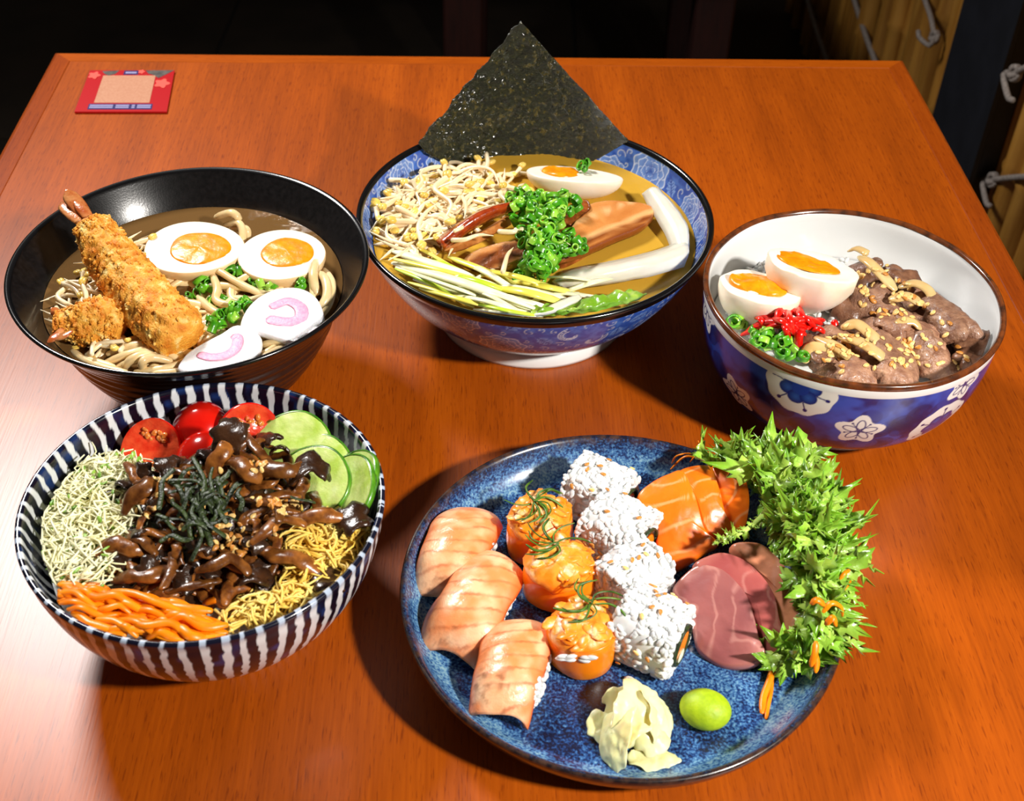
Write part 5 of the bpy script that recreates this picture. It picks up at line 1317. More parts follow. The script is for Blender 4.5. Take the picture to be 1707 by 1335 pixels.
for q in ([(262, 1050, .072), (275, 1020, .076), (280, 1000, .073)], [(112, 1000, .064), (120, 985, .072), (150, 985, .074), (200, 1000, .073)], [(340, 1005, .066), (362, 1000, .070), (372, 1012, .066)], [(160, 1012, .070), (225, 1002, .076), (300, 1022, .074), (372, 1044, .068)], [(175, 1030, .070), (240, 1045, .075), (290, 1052, .073)]):
    p = clampB(catmull([P(*w_) for w_ in q], 20), C_ST, STB, .003); solo('carrot_strip', tube(p, .0024 * ends(20, .6), 7, .5), M_carr, lc, 'carrot', gc)
# fried potato shreds
ppoly = [(500, 890), (540, 868), (600, 880), (606, 905), (575, 960), (530, 1000), (440, 1036), (395, 1038), (400, 1015), (450, 1000), (490, 960), (480, 920)]
L1 = []
for _ in range(680):
    x, y = samp(ppoly); c = cs(PH(x, y, hS, U(-.002, .011)), .005); a = U(0, 6.28); L = U(.010, .026)
    d = np.array([math.cos(a), math.sin(a), U(-.3, .4)]) * L / 2
    L1.append(tube(clampB(wiggle(c - d, c + d, 9, .28, .004), C_ST, STB, .002), U(.0005, .0008), 5, round_ends=False))
for a, b in (((502, 842), (518, 895)), ((478, 905), (520, 890)), ((470, 890), (505, 880)), ((455, 985), (480, 1000)), ((400, 1000), (440, 985))):
    L1.append(tube(wiggle(PH(*a, hS, .012), PH(*b, hS, .012), 9, .08, .002), .0008, 5, round_ends=False))
solo('potato_shreds', join(L1), M_pot, 'nest of thin crisp yellow potato shreds at the right of the striped bowl', 'potato', kind='stuff')
seeds([(215, 860), (260, 800), (330, 770), (440, 770), (500, 830), (480, 890), (400, 930), (300, 900), (210, 900)], 150, 'toasted sesame seed sprinkled over the mushrooms', 'sesame seeds on the mushrooms', 1.2, .5, ok=('mushroom',), clump=10)
# shredded nori on top
gn2, ln2 = 'shredded nori on the mushrooms', 'dark green shredded nori thread on top of the mushrooms'
for k in range(52):
    x, y = rng.gauss(335, 26), rng.gauss(845, 28); a = rng.gauss(1.1, .9); Lp = U(25, 75)
    c1, c2 = (x - Lp / 2 * math.cos(a), y + Lp / 2 * math.sin(a)), (x + Lp / 2 * math.cos(a), y - Lp / 2 * math.sin(a))
    dz = .010 + U(0, .008)
    p = wiggle(PH(*c1, hM, dz), PH(*c2, hM, dz), 12, .16, .004)
    solo('nori_thread', tube(p, U(.0010, .0018), 6, .15, twist=U(-2.5, 2.5)), M_nori2, ln2, 'seaweed', gn2)
p = wiggle(PH(485, 828, hM, .016), PH(525, 838, hM, .013), 10, .1); solo('nori_thread', tube(p, .0009, 5, .4), M_nori2, 'single nori thread lying against the front cucumber slice', 'seaweed', gn2)

# ================================================================== SUSHI PLATE
ZP = .0112
def Pp(x, y, z=0.): return P(x, y, ZP + z)
def frame(c, ax):
    ax = norm((ax[0], ax[1], 0)); b = np.array([-ax[1], ax[0], 0]); return np.stack([ax, b, (0, 0, 1)], 1), np.array(c)
def sear_col(u, v, Q, seed, burn):
    """flesh stripes across the slice and torched spots along some edges (u along, v across)"""
    st_ = np.sin(u * 21 + v * 4.5 + 3.2 * fbm(Q, 45, seed, 2) + 2.5 * v * v) 
    line = sstep(.80, .97, st_)
    h = fbm(Q, 120, seed + 2, 3)
    c = L3((244, 146, 86)) * (1 - sstep(-.4, .6, h))[..., None] + L3((250, 196, 150)) * sstep(-.4, .6, h)[..., None]
    pb = sstep(.0, .6, fbm(Q, 70, seed + 8, 2))[..., None] * .6; c = c * (1 - pb) + L3((252, 216, 180)) * pb
    lw = line * (.25 + .45 * sstep(-.3, .5, fbm(Q, 160, seed + 4, 2))); c = c * (1 - lw)[..., None] + L3((186, 90, 44)) * lw[..., None]
    lo_ = np.clip((np.abs(v) - .72) / .28, 0, 1)[..., None]; c = c * (1 - lo_) + L3((238, 108, 36)) * lo_
    sp = sstep(.18, .6, fbm(Q, 230, seed + 6, 3) * .8 + burn(u, v) - .12)[..., None]
    return c * (1 - .75 * sp) + L3((128, 66, 26)) * .75 * sp
def nigiri(x0, y0, x1, y1, wid, label, seed, burn, droop=(.006, .004), side=0., cov=1.):
    a, b = Pp(x0, y0, .016), Pp(x1, y1, .016); c = (a + b) / 2; Lh = np.linalg.norm((b - a)[:2]) / 2
    Rm, _ = frame(c, b - a); c = np.array([c[0], c[1], ZP]); w_ = wid / 2
    o = thing('salmon_nigiri', c, label, 'sushi', 'seared salmon nigiri')
    # rice block
    pts, nn = [], []
    V, F = blob(1, 1, 1, 24, 14)
    S = np.sign(V) * np.abs(V) ** .62
    base = S * np.array([Lh * .74, w_ * .80, .0092]) + np.array([-Lh * .06, side, .0095])
    for _ in range(330):
        d = norm((rng.gauss(0, 1), rng.gauss(0, 1), rng.gauss(0, .8)))
        s = np.sign(d) * np.abs(d) ** .62
        pts.append(s * np.array([Lh * .75, w_ * .82, .0086]) + np.array([-Lh * .06, side, .0097])); nn.append(d)
    v, f = join([(base, F), grains(pts, nn, .82)])
    v[:, 2] = np.maximum(v[:, 2], .0002)
    part('rice', o, (v @ Rm.T + c, f), M_rice)
    # salmon slice draped over the top
    nu, nv = 60, 34
    u = np.linspace(-1, 1, nu)[:, None] * np.ones((1, nv)); vv = np.linspace(-1, 1, nv)[None] * np.ones((nu, 1))
    wv = w_ * (1 - .10 * np.abs(u) ** 3 + .05 * np.sin(u * 3 + seed))
    au = np.abs(u)
    X = u * Lh + .0015 * np.sin(vv * 3 + seed) * au
    wv = wv * (1 + .05 * vn(np.stack([u * 2.2, np.sign(vv), u * 0], -1), 1., seed))
    ang_ = vv * 1.0
    Y = wv * np.sin(ang_) / math.sin(1.0) + side * .2
    top = .0235 - (.0075 * np.clip(1 - np.cos(ang_), 0, 1) / (1 - math.cos(1.0)) + .0022 * np.abs(vv) ** 7) * cov
    Z = top - np.where(u > 0, droop[1], droop[0]) * au ** 3.2 - .002 * u * u
    G = np.stack([X, Y, Z], -1); G[..., 2] += .0007 * np.sin(u * 21 + vv * 4.5) * (1 - au ** 4) * .2 + .0006 * fbm(G, 130, seed, 2)
    G[..., 2] = np.maximum(G[..., 2], .0022)
    cc = sear_col(u, vv, G + seed, seed, burn).reshape(-1, 3)
    v, f = solid(G, .0034); v[:, 2] = np.maximum(v[:, 2], .0004)
    part('salmon_slice', o, (v @ Rm.T + c, f), M_sear, col=np.vstack([cc, cc]))
    return o
nigiri(788, 848, 722, 972, .034, 'upper left seared salmon nigiri with rice showing at its far side', 3, lambda u, v: .35 * (u > .7) - .15, side=.006, droop=(.006, .015))
nigiri(826, 928, 750, 1072, .036, 'middle seared salmon nigiri, the widest, browned on its near corner', 5, lambda u, v: .7 * sstep(.6, 1, u) * (v < 0) - .15, side=.003, droop=(.005, .014))
nigiri(868, 1038, 826, 1180, .032, 'lowest seared salmon nigiri with charred rice along its right side', 9, lambda u, v: .45 * sstep(.1, .6, u) * (v < .2) - .1, side=.006, droop=(.004, .009))
# charred specks on the rice of the lowest one
L = []
for k in range(26):
    t = k / 25; c = Pp(890 - 36 * t + U(-3, 3), 1085 + 85 * t + U(-3, 3), .008 + U(-.002, .002))
    L.append(xf(blob(.0009, .0007, .0006, 6, 5), rotm(U(0, 6)), c, U(.6, 1.2)))
solo('char_specks', join(L), M_seam, 'black char specks along the rice of the lowest nigiri', 'char', kind='stuff')

def gunkan(x, y, rx, ry, h, yaw, label, seed, seam):
    c = Pp(x, y); o = thing('salmon_gunkan', c, label, 'sushi', 'salmon wrapped sushi topped with tartare')
    t = np.linspace(0, 2 * pi, 64, endpoint=False)
    rows = []
    for f, z in ((0, .0004), (.93, .0004), (.985, .002), (1.02, h * .35), (1.0, h * .7), (.965, h * .9), (.93, h * .93), (.86, h * .86), (.6, h * .78), (0, h * .76)):
        w_ = 1 + .03 * np.sin(2 * t + seed) + .02 * np.sin(3 * t + 2 * seed)
        rows.append(np.stack([rx * f * w_ * np.cos(t), ry * f * w_ * np.sin(t), np.full(64, z) + .0016 * np.sin(t + seed) * (z > h * .6)], -1))
    V = np.array(rows).reshape(-1, 3); V = V + .0006 * fbm(V, 90, seed, 2)[:, None]
    Rz = rotm(yaw)
    part('salmon_wrap', o, (V @ Rz.T + c, gridF(len(rows), 64, True).tolist()), M_salw)
    L = []
    bm = blob(rx * 1.0, ry * 1.0, .0085, 40, 18, .10, 150, seed); v = bm[0] + np.array([0, 0, h * .88])
    v = v + .0010 * fbm(v, 170, seed + 3, 3)[:, None]; L.append((v, bm[1]))
    for k in range(34):
        a = U(0, 6.28); r = math.sqrt(U(0, 1)) * .9
        L.append(xf(blob(U(.0036, .0068), U(.0026, .0042), U(.0009, .0015), 9, 7, .2, 300, k), rotm(U(0, 6), U(-.5, .5)), (rx * r * math.cos(a), ry * r * math.sin(a), h * .88 + .0080 * math.sqrt(max(.02, 1 - r * r)))))
    v, f = join(L); part('salmon_tartare', o, (v @ Rz.T + c, f), M_tart)
    L = []
    bb = norm(CAM - c); bb = norm((bb[0], bb[1], 0))
    if seam:
        for k in range(10):
            q = c + bb * (ry * .98 + .0006) + np.array([U(-.011, .011), 0, h * .80 + U(-.0016, .0016)])
            L.append(xf(blob(.0034, .0012, .0014, 8, 6), rotm(U(-.3, .3)), q))
        part('rice', o, join(L), M_rice)
gunkan(897, 912, .0180, .0165, .0265, .2, 'backmost salmon tartare gunkan with a ring of green thread', 1, False)
gunkan(930, 988, .0190, .0172, .0255, -.2, 'middle salmon tartare gunkan overlapping the backmost one', 2, False)
gunkan(967, 1092, .0180, .0170, .0250, .1, 'front salmon tartare gunkan with a band of rice showing', 3, True)
def threads(cx, cy, z, n, s, label, seed, hub):
    r3 = random.Random(seed); o = thing('green_thread_garnish', Pp(cx, cy, z), label, 'garnish', 'green threads on gunkan')
    for k in range(n):
        a = r3.uniform(0, 6.28); q = [(cx + hub[0] * r3.uniform(.3, 1), cy + hub[1] * r3.uniform(.3, 1))]
        for j in range(3):
            a += r3.uniform(.3, 1.1); q.append((q[-1][0] + s * math.cos(a), q[-1][1] + s * .7 * math.sin(a)))
        p = catmull([Pp(x, y, z + .001 + r3.uniform(0, .003)) for x, y in q], 18)
        part('green_thread', o, tube(p, .00055 * ends(18, .5) * r3.uniform(.8, 1.6), 5, .6), M_chive)
threads(886, 838, .031, 11, 20, 'ring shaped green thread garnish on the backmost gunkan', 5, (10, -4))
threads(918, 908, .031, 9, 22, 'green thread garnish with long stems on the middle gunkan', 8, (14, -8))
threads(970, 1010, .031, 10, 24, 'green thread garnish trailing right on the front gunkan', 3, (22, -10))

def uramaki(x, y, yaw, R, Lh, label, seed, face, fill):
    """rice roll lying with a horizontal axis; face picks the ends that show their filling"""
    c = Pp(x, y, R * .92); o = thing('uramaki_roll', c - np.array([0, 0, R * .92]), label, 'sushi', 'rice rolls with sesame')
    ax = np.array([math.cos(yaw), math.sin(yaw), 0]); Rm = np.stack([ax, np.array([-ax[1], ax[0], 0]), (0, 0, 1)], 1)
    r3 = random.Random(seed)
    t = np.linspace(0, 2 * pi, 40, endpoint=False)
    sq = lambda a: 1 / (np.abs(np.cos(a)) ** 3.2 + np.abs(np.sin(a)) ** 3.2) ** (1 / 3.2)
    rows = [np.stack([np.full(40, u), R * f * sq(t) * np.cos(t), R * f * sq(t) * np.sin(t)], -1) for u, f in ((-Lh, 0), (-Lh, .8), (-Lh * .9, .93), (0, .95), (Lh * .9, .93), (Lh, .8), (Lh, 0))]
    base = np.array(rows).reshape(-1, 3)[:, [0, 1, 2]]
    pts, nn = [], []
    for k in range(330):
        a = r3.uniform(0, 6.28); u = r3.uniform(-1, 1); q = sq(a)
        pts.append((u * Lh * .97, R * q * .94 * math.cos(a), R * q * .94 * math.sin(a))); nn.append(norm((0, math.cos(a), math.sin(a))))
    for s in (-1, 1):
        for k in range(105):
            a = r3.uniform(0, 6.28); rr = math.sqrt(r3.uniform(.34 if s in face else 0, .92)); q = sq(a)
            pts.append((s * Lh, R * q * rr * math.cos(a), R * q * rr * math.sin(a))); nn.append((s, 0, 0))
    v, f = join([(base, gridF(7, 40, True).tolist()), grains(pts, nn, 1.06)])
    v = v + .0007 * fbm(v, 90, seed, 2)[:, None]; v = v @ Rm.T + c; v[:, 2] = np.maximum(v[:, 2], ZP + .0001)
    part('rice', o, (v, f), M_rice, kind='stuff')
    for s in face:
        el = [np.array([s * (Lh + .0018), R * .52 * math.cos(a) * (1 + .1 * math.sin(2 * a)), R * .62 * math.sin(a)]) for a in np.linspace(0, 2 * pi, 34)]
        v, f = tube(el, .0008, 6, 1.6, up=(1, 0, 0), round_ends=False); part('nori_ring', o, (v @ Rm.T + c, f), M_nori2)
        v, f = slab([np.array([s * (Lh + .0022), R * .44 * math.cos(a), R * .54 * math.sin(a)]) for a in np.linspace(0, 2 * pi, 12, endpoint=False)][::int(s)], .004, n=(s, 0, 0), hump=.0008, nz=.0006, seed=seed)
        fo = part('salmon_filling', o, (v @ Rm.T + c, f), M_salw)
        v, f = slab([np.array([s * (Lh + .0030), -s * R * .16 + R * .22 * math.cos(a), -R * .22 + R * .26 * math.sin(a)]) for a in np.linspace(0, 2 * pi, 10, endpoint=False)][::int(s)], .003, n=(s, 0, 0), hump=.0008, seed=seed)
        part('cream_filling', fo, (v @ Rm.T + c, f), M_negw)
    for k in range(17):
        a = r3.uniform(-.9, 4.0); u = r3.uniform(-.9, .9); q = sq(a)
        n = Rm @ norm((0, math.cos(a), math.sin(a))); p = c + Rm @ np.array([u * Lh, R * q * math.cos(a), R * q * math.sin(a)]) + n * .0011
        if p[2] < ZP + .004: continue
        e = (Vector(n).to_track_quat('Z', 'Y').to_matrix() @ Matrix.Rotation(r3.uniform(0, 6), 3, 'Z')).to_euler()
        inst('sesame_seed', SESM[r3.random() < .7], p - (c - np.array([0, 0, R * .92])), e, 1.02, parent=o)
uramaki(1000, 822, -.55, .0172, .0165, 'backmost rice roll, nearest the plate rim', 1, (1,), False)
uramaki(1032, 886, -.62, .0178, .0160, 'second rice roll from the back, filling showing at its right end', 2, (1,), True)
uramaki(1052, 966, .75, .0168, .0158, 'third rice roll from the back, loose rice at its right', 3, (1,), False)
uramaki(1084, 1052, -.50, .0185, .0160, 'front rice roll with orange salmon filling facing right', 4, (1,), True)
for k, (x, y, lb) in enumerate(((1050, 1133, 'single stray rice grain between front roll and pickled ginger'), (985, 1000, 'stray rice grain beside the front gunkan'))):
    solo('rice_grain', grains([Pp(x, y, .0012)], [(0, 0, 1)], 1.15), M_rice, lb, 'rice')

def sashimi(name, outl, th, n, label, grp, cat, mat, colf, seed, hump=.002, bendz=0., side=1.):
    O = catmull(outl, 80, True); n = norm(n)
    xy = np.array(outl)[:, :2] - O.mean(0)[:2]; sc_ = np.abs(xy).max()
    B_ = lambda q: np.stack([np.ones(q.shape[:-1]), q[..., 0], q[..., 1], q[..., 0] ** 2, q[..., 0] * q[..., 1], q[..., 1] ** 2], -1)
    m0 = O.mean(0)[:2].copy(); A_m = B_(xy / sc_)
    cf = np.linalg.solve(A_m.T @ A_m + np.diag([0, 0, 0, .3, .3, .3]), A_m.T @ np.array(outl)[:, 2])
    zfit = lambda q: B_((q[..., :2] - m0) / sc_) @ cf
    O[:, 2] = zfit(O); c = O.mean(0)
    rows = []
    for s, d in ((0, -th), (.6, -th), (.97, -th), (1, -th * .7), (1.0, -th * .3)): rows.append(c + (O - c) * s + n * (d + hump * (1 - s * s)))
    for s in np.linspace(.985, 0, 40): rows.append(c + (O - c) * s + n * (hump * (1 - s * s) - .0005 * (s > .96)))
    V = np.array(rows); loc = V - c
    ss_ = np.concatenate([[0, .6, .97, 1, 1.], np.linspace(.985, 0, 40)])[:, None]
    flat_ = c[2] + (O[:, 2] - c[2])[None] * ss_; V[..., 2] += zfit(V) - flat_
    ex_ = norm(O[0] - O[40]); ey_ = np.cross(n, ex_)
    a, b = loc @ ex_, loc @ ey_
    cc = colf(a, b, loc)
    V = V + n * (.0007 * fbm(V, 80, seed, 2) + .0003 * fbm(V, 240, seed, 2))[..., None]
    if bendz: V = V - np.array([0, 0, 1]) * (bendz * np.clip(b / np.abs(b).max(), 0, 1) ** 2)[..., None]
    return solo(name, (V.reshape(-1, 3), gridF(len(rows), 80, True).tolist()), mat, label, cat, grp, col=cc.reshape(-1, 3))
def salcol(seed, ctr, freq=620.):
    def f(a, b, Q):
        d = np.hypot(a - ctr[0], (b - ctr[1]) * .8) + .0022 * fbm(Q, 60, seed, 2)
        ln_ = sstep(.86, .985, np.sin(d * freq + seed))
        h = fbm(Q, 90, seed + 1, 3)[..., None]
        c = L3((246, 104, 8)) * (.5 - .5 * h) + L3((253, 132, 26)) * (.5 + .5 * h)
        return c * (1 - .6 * ln_)[..., None] + L3((248, 176, 118)) * (.6 * ln_)[..., None]
    return f
gsa = 'raw salmon slices on the plate'
S_ = lambda l: [Pp(x, y, z) for x, y, z in l]
sashimi('salmon_sashimi', S_([(1188, 776, .030), (1216, 772, .030), (1238, 790, .030), (1250, 826, .028), (1249, 855, .025), (1240, 884, .018), (1222, 893, .012), (1205, 860, .020), (1196, 815, .028)]), .009, (.35, -.15, 1), 'rightmost raw salmon slice, tucked against the lettuce', gsa, 'sashimi', M_sal, salcol(2, (.02, .03)), 2)
sashimi('salmon_sashimi', S_([(1132, 786, .032), (1180, 776, .032), (1197, 805, .032), (1212, 850, .028), (1225, 888, .016), (1205, 904, .010), (1180, 880, .022), (1160, 830, .030)]), .010, (.35, -.2, 1), 'middle raw salmon slice between the other two', gsa, 'sashimi', M_sal, salcol(5, (-.03, .02)), 5)
sashimi('salmon_sashimi', S_([(1063, 826, .028), (1085, 804, .031), (1112, 790, .033), (1138, 787, .033), (1158, 820, .032), (1178, 868, .027), (1198, 908, .014), (1180, 925, .009), (1132, 946, .007), (1106, 938, .008), (1095, 910, .013), (1096, 880, .020), (1080, 855, .025)]), .010, (.1, -.25, 1), 'largest raw salmon slice, beside the rice rolls', gsa, 'sashimi', M_sal, salcol(9, (.025, -.035), 560.), 9, hump=.0025)
def tuncol(base1, base2, seed):
    def f(a, b, Q):
        h = fbm(Q, 60, seed, 3)[..., None]
        c = base1 * (.5 - .5 * h) + base2 * (.5 + .5 * h)
        w_ = np.sin((b * .8 + a * .6) * 420 + 1.5 * np.sin(a * 90) + fbm(Q, 55, seed) * 5)
        ln_ = (sstep(.88, 1., w_) * .30)[..., None]
        r_ = np.hypot(a, b); e = (sstep(.7, 1., r_ / r_.max()) * .35)[..., None]
        c = c * (1 - e) + L3((206, 140, 120)) * e
        return c * (1 - ln_) + L3((226, 170, 156)) * ln_
    return f
gtu = 'raw tuna slices on the plate'
sashimi('tuna_sashimi', S_([(1222, 908, .028), (1262, 904, .029), (1288, 922, .028), (1312, 948, .027), (1326, 988, .024), (1337, 1030, .019), (1344, 1060, .013), (1336, 1080, .009), (1316, 1086, .009), (1300, 1050, .013), (1280, 980, .020)]), .007, (.3, -.2, 1), 'paler peach coloured tuna slice, backmost beside the lettuce', gtu, 'sashimi', M_tuna, tuncol(L3((206, 130, 100)), L3((228, 152, 110)), 3), 3)
sashimi('tuna_sashimi', S_([(1160, 938, .026), (1198, 920, .028), (1235, 930, .028), (1266, 954, .027), (1291, 986, .025), (1302, 1030, .020), (1309, 1064, .014), (1304, 1086, .009), (1282, 1093, .008), (1262, 1040, .014), (1220, 970, .022)]), .007, (.25, -.2, 1), 'middle red tuna slice between front and peach slices', gtu, 'sashimi', M_tuna, tuncol(L3((150, 66, 68)), L3((190, 104, 95)), 6), 6)
sashimi('tuna_sashimi', S_([(1126, 968, .020), (1158, 942, .024), (1185, 943, .025), (1212, 956, .025), (1244, 988, .024), (1258, 1022, .021), (1267, 1060, .016), (1276, 1090, .010), (1262, 1109, .006), (1232, 1112, .005), (1198, 1104, .005), (1164, 1080, .006), (1152, 1048, .008), (1132, 1020, .011), (1122, 992, .015)]), .008, (-.1, -.25, 1), 'front tuna slice, the largest, dull red with pale fibres', gtu, 'sashimi', M_tuna, tuncol(L3((130, 70, 73)), L3((172, 104, 99)), 11), 11, hump=.003)

# frisee lettuce: ribs with ruffled, toothed lobes
def frisee(path, w0, seed, lobes):
    r3 = random.Random(seed); n = 44
    p = catmull([Pp(x, y, z) for x, y, z in path], n); t = np.linspace(0, 1, n)
    T = norm(np.gradient(p, axis=0)); L, Cc = [], []
    v, f = tube(p, .0017 * (1.15 - t) + .0003, 6, .5); ribv = (v, f)
    Sd = norm(np.cross(T, (0, 0, 1.))); Up = np.cross(Sd, T)
    for k in range(lobes):
        tk = .10 + .90 * (k + r3.random() * .6) / lobes; i = min(n - 1, int(tk * (n - 1)))
        for s in (-1, 1):
            ln = w0 * (.55 + .75 * math.sin(min(1, tk * 1.1) * 2.4)) * r3.uniform(.7, 1.3)
            d = norm(Sd[i] * s * r3.uniform(.6, 1.1) + T[i] * r3.uniform(.45, 1.1) + Up[i] * r3.uniform(-.5, .9))
            q = norm(np.cross(d, Up[i] + Sd[i] * r3.uniform(-.8, .8))); nn = np.cross(q, d); b = p[i]
            hw_ = ln * r3.uniform(.20, .31)
            curl = r3.uniform(-.7, 1.0) * ln
            ol = [(-.0, -.5), (.22, -.9), (.42, -1.35), (.45, -.72), (.70, -.9), (.68, -.45), (1.05, -.05), (.74, .42), (.78, .85), (.52, .68), (.46, 1.3), (.25, .85), (0, .5)]
            top = []
            for a_, c_ in ol:
                a2_ = a_ * r3.uniform(.92, 1.1)
                top.append(b + d * a2_ * ln + q * c_ * hw_ * (1 if a_ > 0 else .6) + nn * (curl * a2_ * a2_ + .12 * ln * math.sin(5 * a2_ + 3 * c_ + seed)))
            mid = [b + d * a_ * ln + nn * (curl * a_ * a_) for a_ in (.12, .4, .62, .82)]
            V = np.array(top + mid); m = len(ol); F = []
            ring = list(range(m)); spine = [m, m + 1, m + 2, m + 3]
            near = [m, m, m + 1, m + 1, m + 2, m + 2, m + 3, m + 2, m + 2, m + 1, m + 1, m, m]
            for j in range(m - 1):
                F.append([ring[j], ring[j + 1], near[j + 1]])
                if near[j] != near[j + 1]: F.append([ring[j], near[j + 1], near[j]])
            F.append([ring[-1], ring[0], m])
            th = nn * .0002
            V2 = np.vstack([V + th, V - th]); k2 = len(V)
            F2 = F + [[x + k2 for x in fc][::-1] for fc in F] + [[j, j + k2, (j + 1) % m + k2, (j + 1) % m] for j in range(m)]
            far = np.array([a_ for a_, _ in ol] + [.12, .4, .62, .82])
            g = r3.uniform(.75, 1.12)
            c1 = L3((200, 222, 104)) * (1 - far[:, None] ** .8) + L3((104, 168, 24)) * far[:, None] ** .8
            L.append((V2, F2)); Cc.append(np.vstack([c1, c1]) * g)
    pz = lambda V_: np.concatenate([V_[:, :2], np.maximum(V_[:, 2], np.interp(np.hypot(V_[:, 0] - C_PL[0], V_[:, 1] - C_PL[1]), [0, .088, .1, .108, .113, .1165, .1235, .127], [ZP, ZP + .001, .0155, .0235, .031, .0330, .0330, .0]) + .0016)[:, None]], 1)
    v, f = join(L); return (pz(v), f), np.vstack(Cc), (pz(ribv[0]), ribv[1])
fr = thing('frisee_lettuce', Pp(1320, 900), 'bright green frilly frisee lettuce fanned along the right of the plate', 'lettuce')
TIPS = [((1258, 825, .010), (1225, 778, .022), (1168, 757, .030)), ((1262, 825, .012), (1240, 775, .028), (1217, 743, .036)), ((1265, 825, .014), (1258, 780, .034), (1254, 748, .042)), ((1270, 830, .016), (1280, 785, .040), (1297, 738, .048)),
        ((1272, 835, .016), (1308, 790, .042), (1352, 742, .050)), ((1275, 840, .018), (1318, 808, .044), (1362, 778, .048)), ((1278, 850, .018), (1325, 830, .044), (1386, 802, .046)), ((1280, 855, .020), (1335, 845, .046), (1392, 836, .044)),
        ((1285, 865, .020), (1345, 868, .046), (1412, 862, .046)), ((1295, 875, .020), (1355, 890, .044), (1420, 900, .038)), ((1305, 885, .020), (1365, 910, .042), (1440, 942, .030)), ((1318, 900, .020), (1368, 940, .040), (1420, 985, .028)),
        ((1328, 915, .020), (1366, 965, .038), (1406, 1025, .024)), ((1336, 935, .020), (1370, 1000, .034), (1398, 1082, .018)), ((1345, 965, .018), (1365, 1030, .028), (1376, 1095, .014)), ((1350, 1000, .014), (1352, 1050, .020), (1340, 1096, .008)),
        ((1300, 850, .034), (1325, 870, .048), (1350, 900, .050)), ((1275, 825, .034), (1295, 805, .046), (1330, 785, .050)), ((1270, 815, .030), (1262, 790, .042), (1268, 768, .048)), ((1340, 900, .036), (1350, 880, .048), (1375, 868, .050)),
        ((1340, 915, .034), (1360, 950, .044), (1385, 985, .040)), ((1345, 950, .030), (1362, 990, .036), (1380, 1040, .028)), ((1345, 1070, .012), (1320, 1090, .010), (1292, 1094, .006)), ((1310, 860, .040), (1350, 845, .050), (1380, 848, .050)),
        ((1290, 830, .036), (1330, 820, .048), (1365, 812, .050)), ((1285, 850, .034), (1240, 885, .036), (1188, 908, .030)),
        ((1300, 880, .012), (1325, 930, .026), (1345, 990, .026)), ((1300, 870, .012), (1340, 900, .030), (1365, 935, .036)), ((1330, 940, .012), (1350, 1010, .022), (1358, 1070, .016)), ((1270, 840, .010), (1300, 850, .030), (1335, 868, .040)), ((1265, 850, .012), (1300, 880, .024), (1325, 905, .030))]
for k, pth in enumerate(TIPS):
    vf, c, rv = frisee(pth, .0050 if k == 25 else .0132, k, 11)
    lo_ = part('leaf', fr, vf, M_leaf, col=c); part('rib', lo_, rv, M_leaf, col=np.tile(L3((186, 212, 106)), (len(rv[0]), 1)))
gcp = 'shredded carrot under the lettuce'
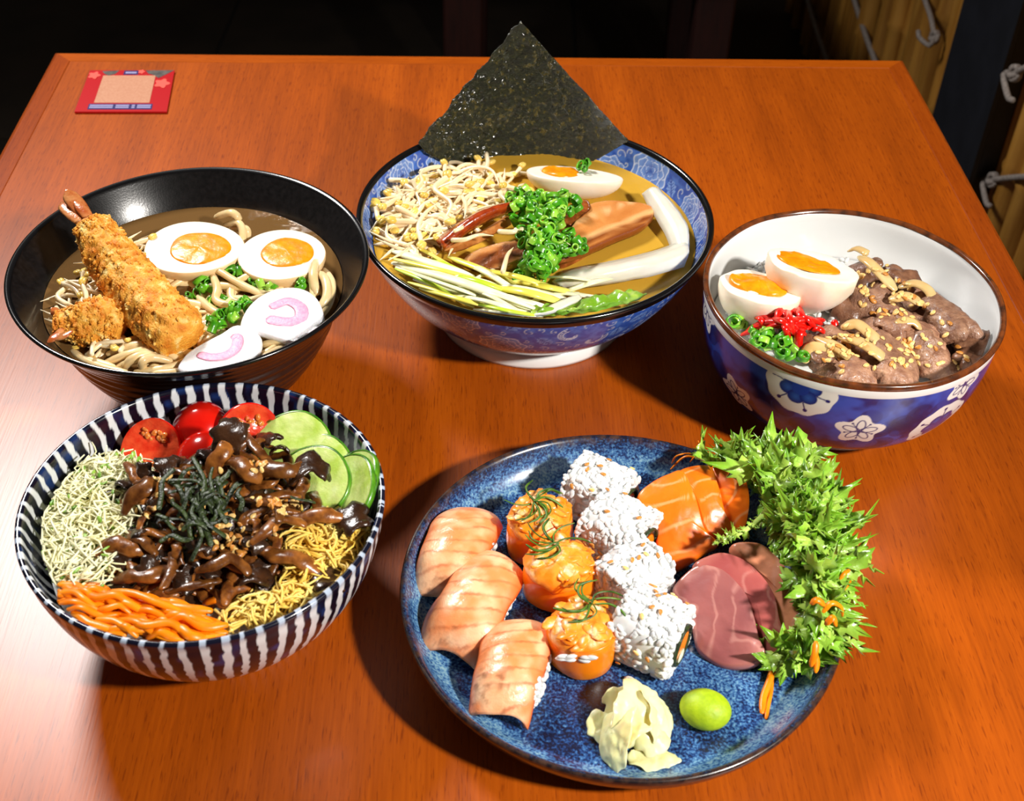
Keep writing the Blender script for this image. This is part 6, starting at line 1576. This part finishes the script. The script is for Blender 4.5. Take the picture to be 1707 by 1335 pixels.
for l, wd, lb in (([(1292, 1094, .004), (1284, 1130, .003), (1273, 1160, .002), (1270, 1188, .002)], .0019, 'longest carrot shred lying straight on the plate below the tuna'),
                  ([(1290, 1100, .003), (1285, 1150, .001), (1279, 1180, .001), (1277, 1198, .001)], .0013, 'thin brownish carrot shred beside the longest one'),
                  ([(1120, 772, .014), (1128, 760, .022), (1150, 756, .024), (1165, 766, .018)], .0008, 'fine curled carrot thread behind the largest salmon slice'), ([(1118, 782, .012), (1140, 762, .020), (1160, 762, .02)], .0008, 'second fine carrot thread behind the largest salmon slice'),
                  ([(1150, 770, .02), (1166, 750, .03), (1164, 735, .036)], .0007, 'carrot thread standing upright at the left end of lettuce'),
                  ([(1372, 1020, 0.044), (1386, 1005, 0.048), (1402, 1012, 0.044), (1404, 1026, 0.038)], .0022, 'curled carrot shred on the right edge of the lettuce'), ([(1352, 1005, 0.050), (1362, 1000, 0.053), (1374, 1008, 0.050)], .0028, 'short broad carrot shred on the lettuce'), ([(1376, 1040, 0.040), (1388, 1030, 0.044), (1394, 1042, 0.040)], .0028, 'carrot knot below the curled shred at the lettuce edge'),
                  ([(1400, 965, 0.046), (1408, 955, 0.048), (1416, 950, 0.046)], .0016, 'carrot shred near the lettuce tips at far right'), ([(1360, 1070, 0.036), (1358, 1090, 0.032), (1352, 1110, 0.026)], .0024, 'forked carrot shred at the foot of the lettuce'), ([(1356, 1085, 0.032), (1362, 1102, 0.028), (1360, 1120, 0.024)], .0024, 'lowest carrot shred at the foot of the lettuce'), ([(1405, 985, 0.044), (1414, 975, 0.044), (1418, 968, 0.044)], .001, 'tiny carrot thread at the right lettuce tips'), ([(1390, 1060, .016), (1384, 1072, .014), (1380, 1082, .012)], .001, 'pinkish carrot thread hanging from lettuce near plate rim')):
    solo('carrot_shred', tube(catmull([Pp(*q) for q in l], 16), wd * (.72 if l[0][2] > .03 else 1) * ends(16, .6), 7, .6), M_carr, lb, 'carrot', gcp)

# wasabi
V, F = blob(.0128, .0106, .0094, 36, 22, .035, 60, 4)
V[:, 2] = np.maximum(V[:, 2], -.0082)
solo('wasabi_ball', (V @ rotm(-.25).T + Pp(1176, 1182, .0084), F), M_was, 'smooth yellow green ball of wasabi beside the pickled ginger', 'wasabi')
# pickled ginger petals
def petal(x, y, z, a, b, yaw, tilt, curl, label, seed, roll=0., th=.0009):
    V, F = piece(Pp(x, y, z), a, b, yaw, tilt, curl, th, seed, roll, 34, 24, .10)
    V = V + .0009 * fbm(V, 140, seed, 2)[:, None]; V[:, 2] = np.maximum(V[:, 2], ZP + .0006)
    return solo('ginger_slice', (V, F), M_ging, label, 'ginger', 'pickled ginger slices')
petal(1088, 1264, .0024, .0130, .0065, .06, .0, .12, 'lowest ginger slice lying flat and oval', 1)
petal(1006, 1212, .0050, .0085, .0090, .3, .25, .5, 'translucent ginger slice at the far left of the pile', 2)
petal(1026, 1212, .0125, .0215, .0105, -1.95, .75, .9, 'left ginger slice folded down toward the front', 3, .2)
petal(1066, 1180, .0175, .0215, .0125, -1.75, -.35, 1.2, 'tall central ginger slice, highest of the pile', 4, .3)
petal(1098, 1180, .0130, .0185, .0105, -1.15, -.8, .9, 'right ginger slice folded toward the wasabi', 5, .25)
petal(1088, 1224, .0090, .0125, .0095, .7, .5, 1.3, 'small crumpled ginger slice at the front of the pile', 6)
petal(1042, 1168, .0115, .0120, .0080, .35, .6, .8, 'ginger slice hidden at the back of the pile', 7)
petal(1050, 1205, .0150, .0150, .0100, -2.3, .2, 1.5, 'curled ginger slice between the left and central ones', 8, -.2)
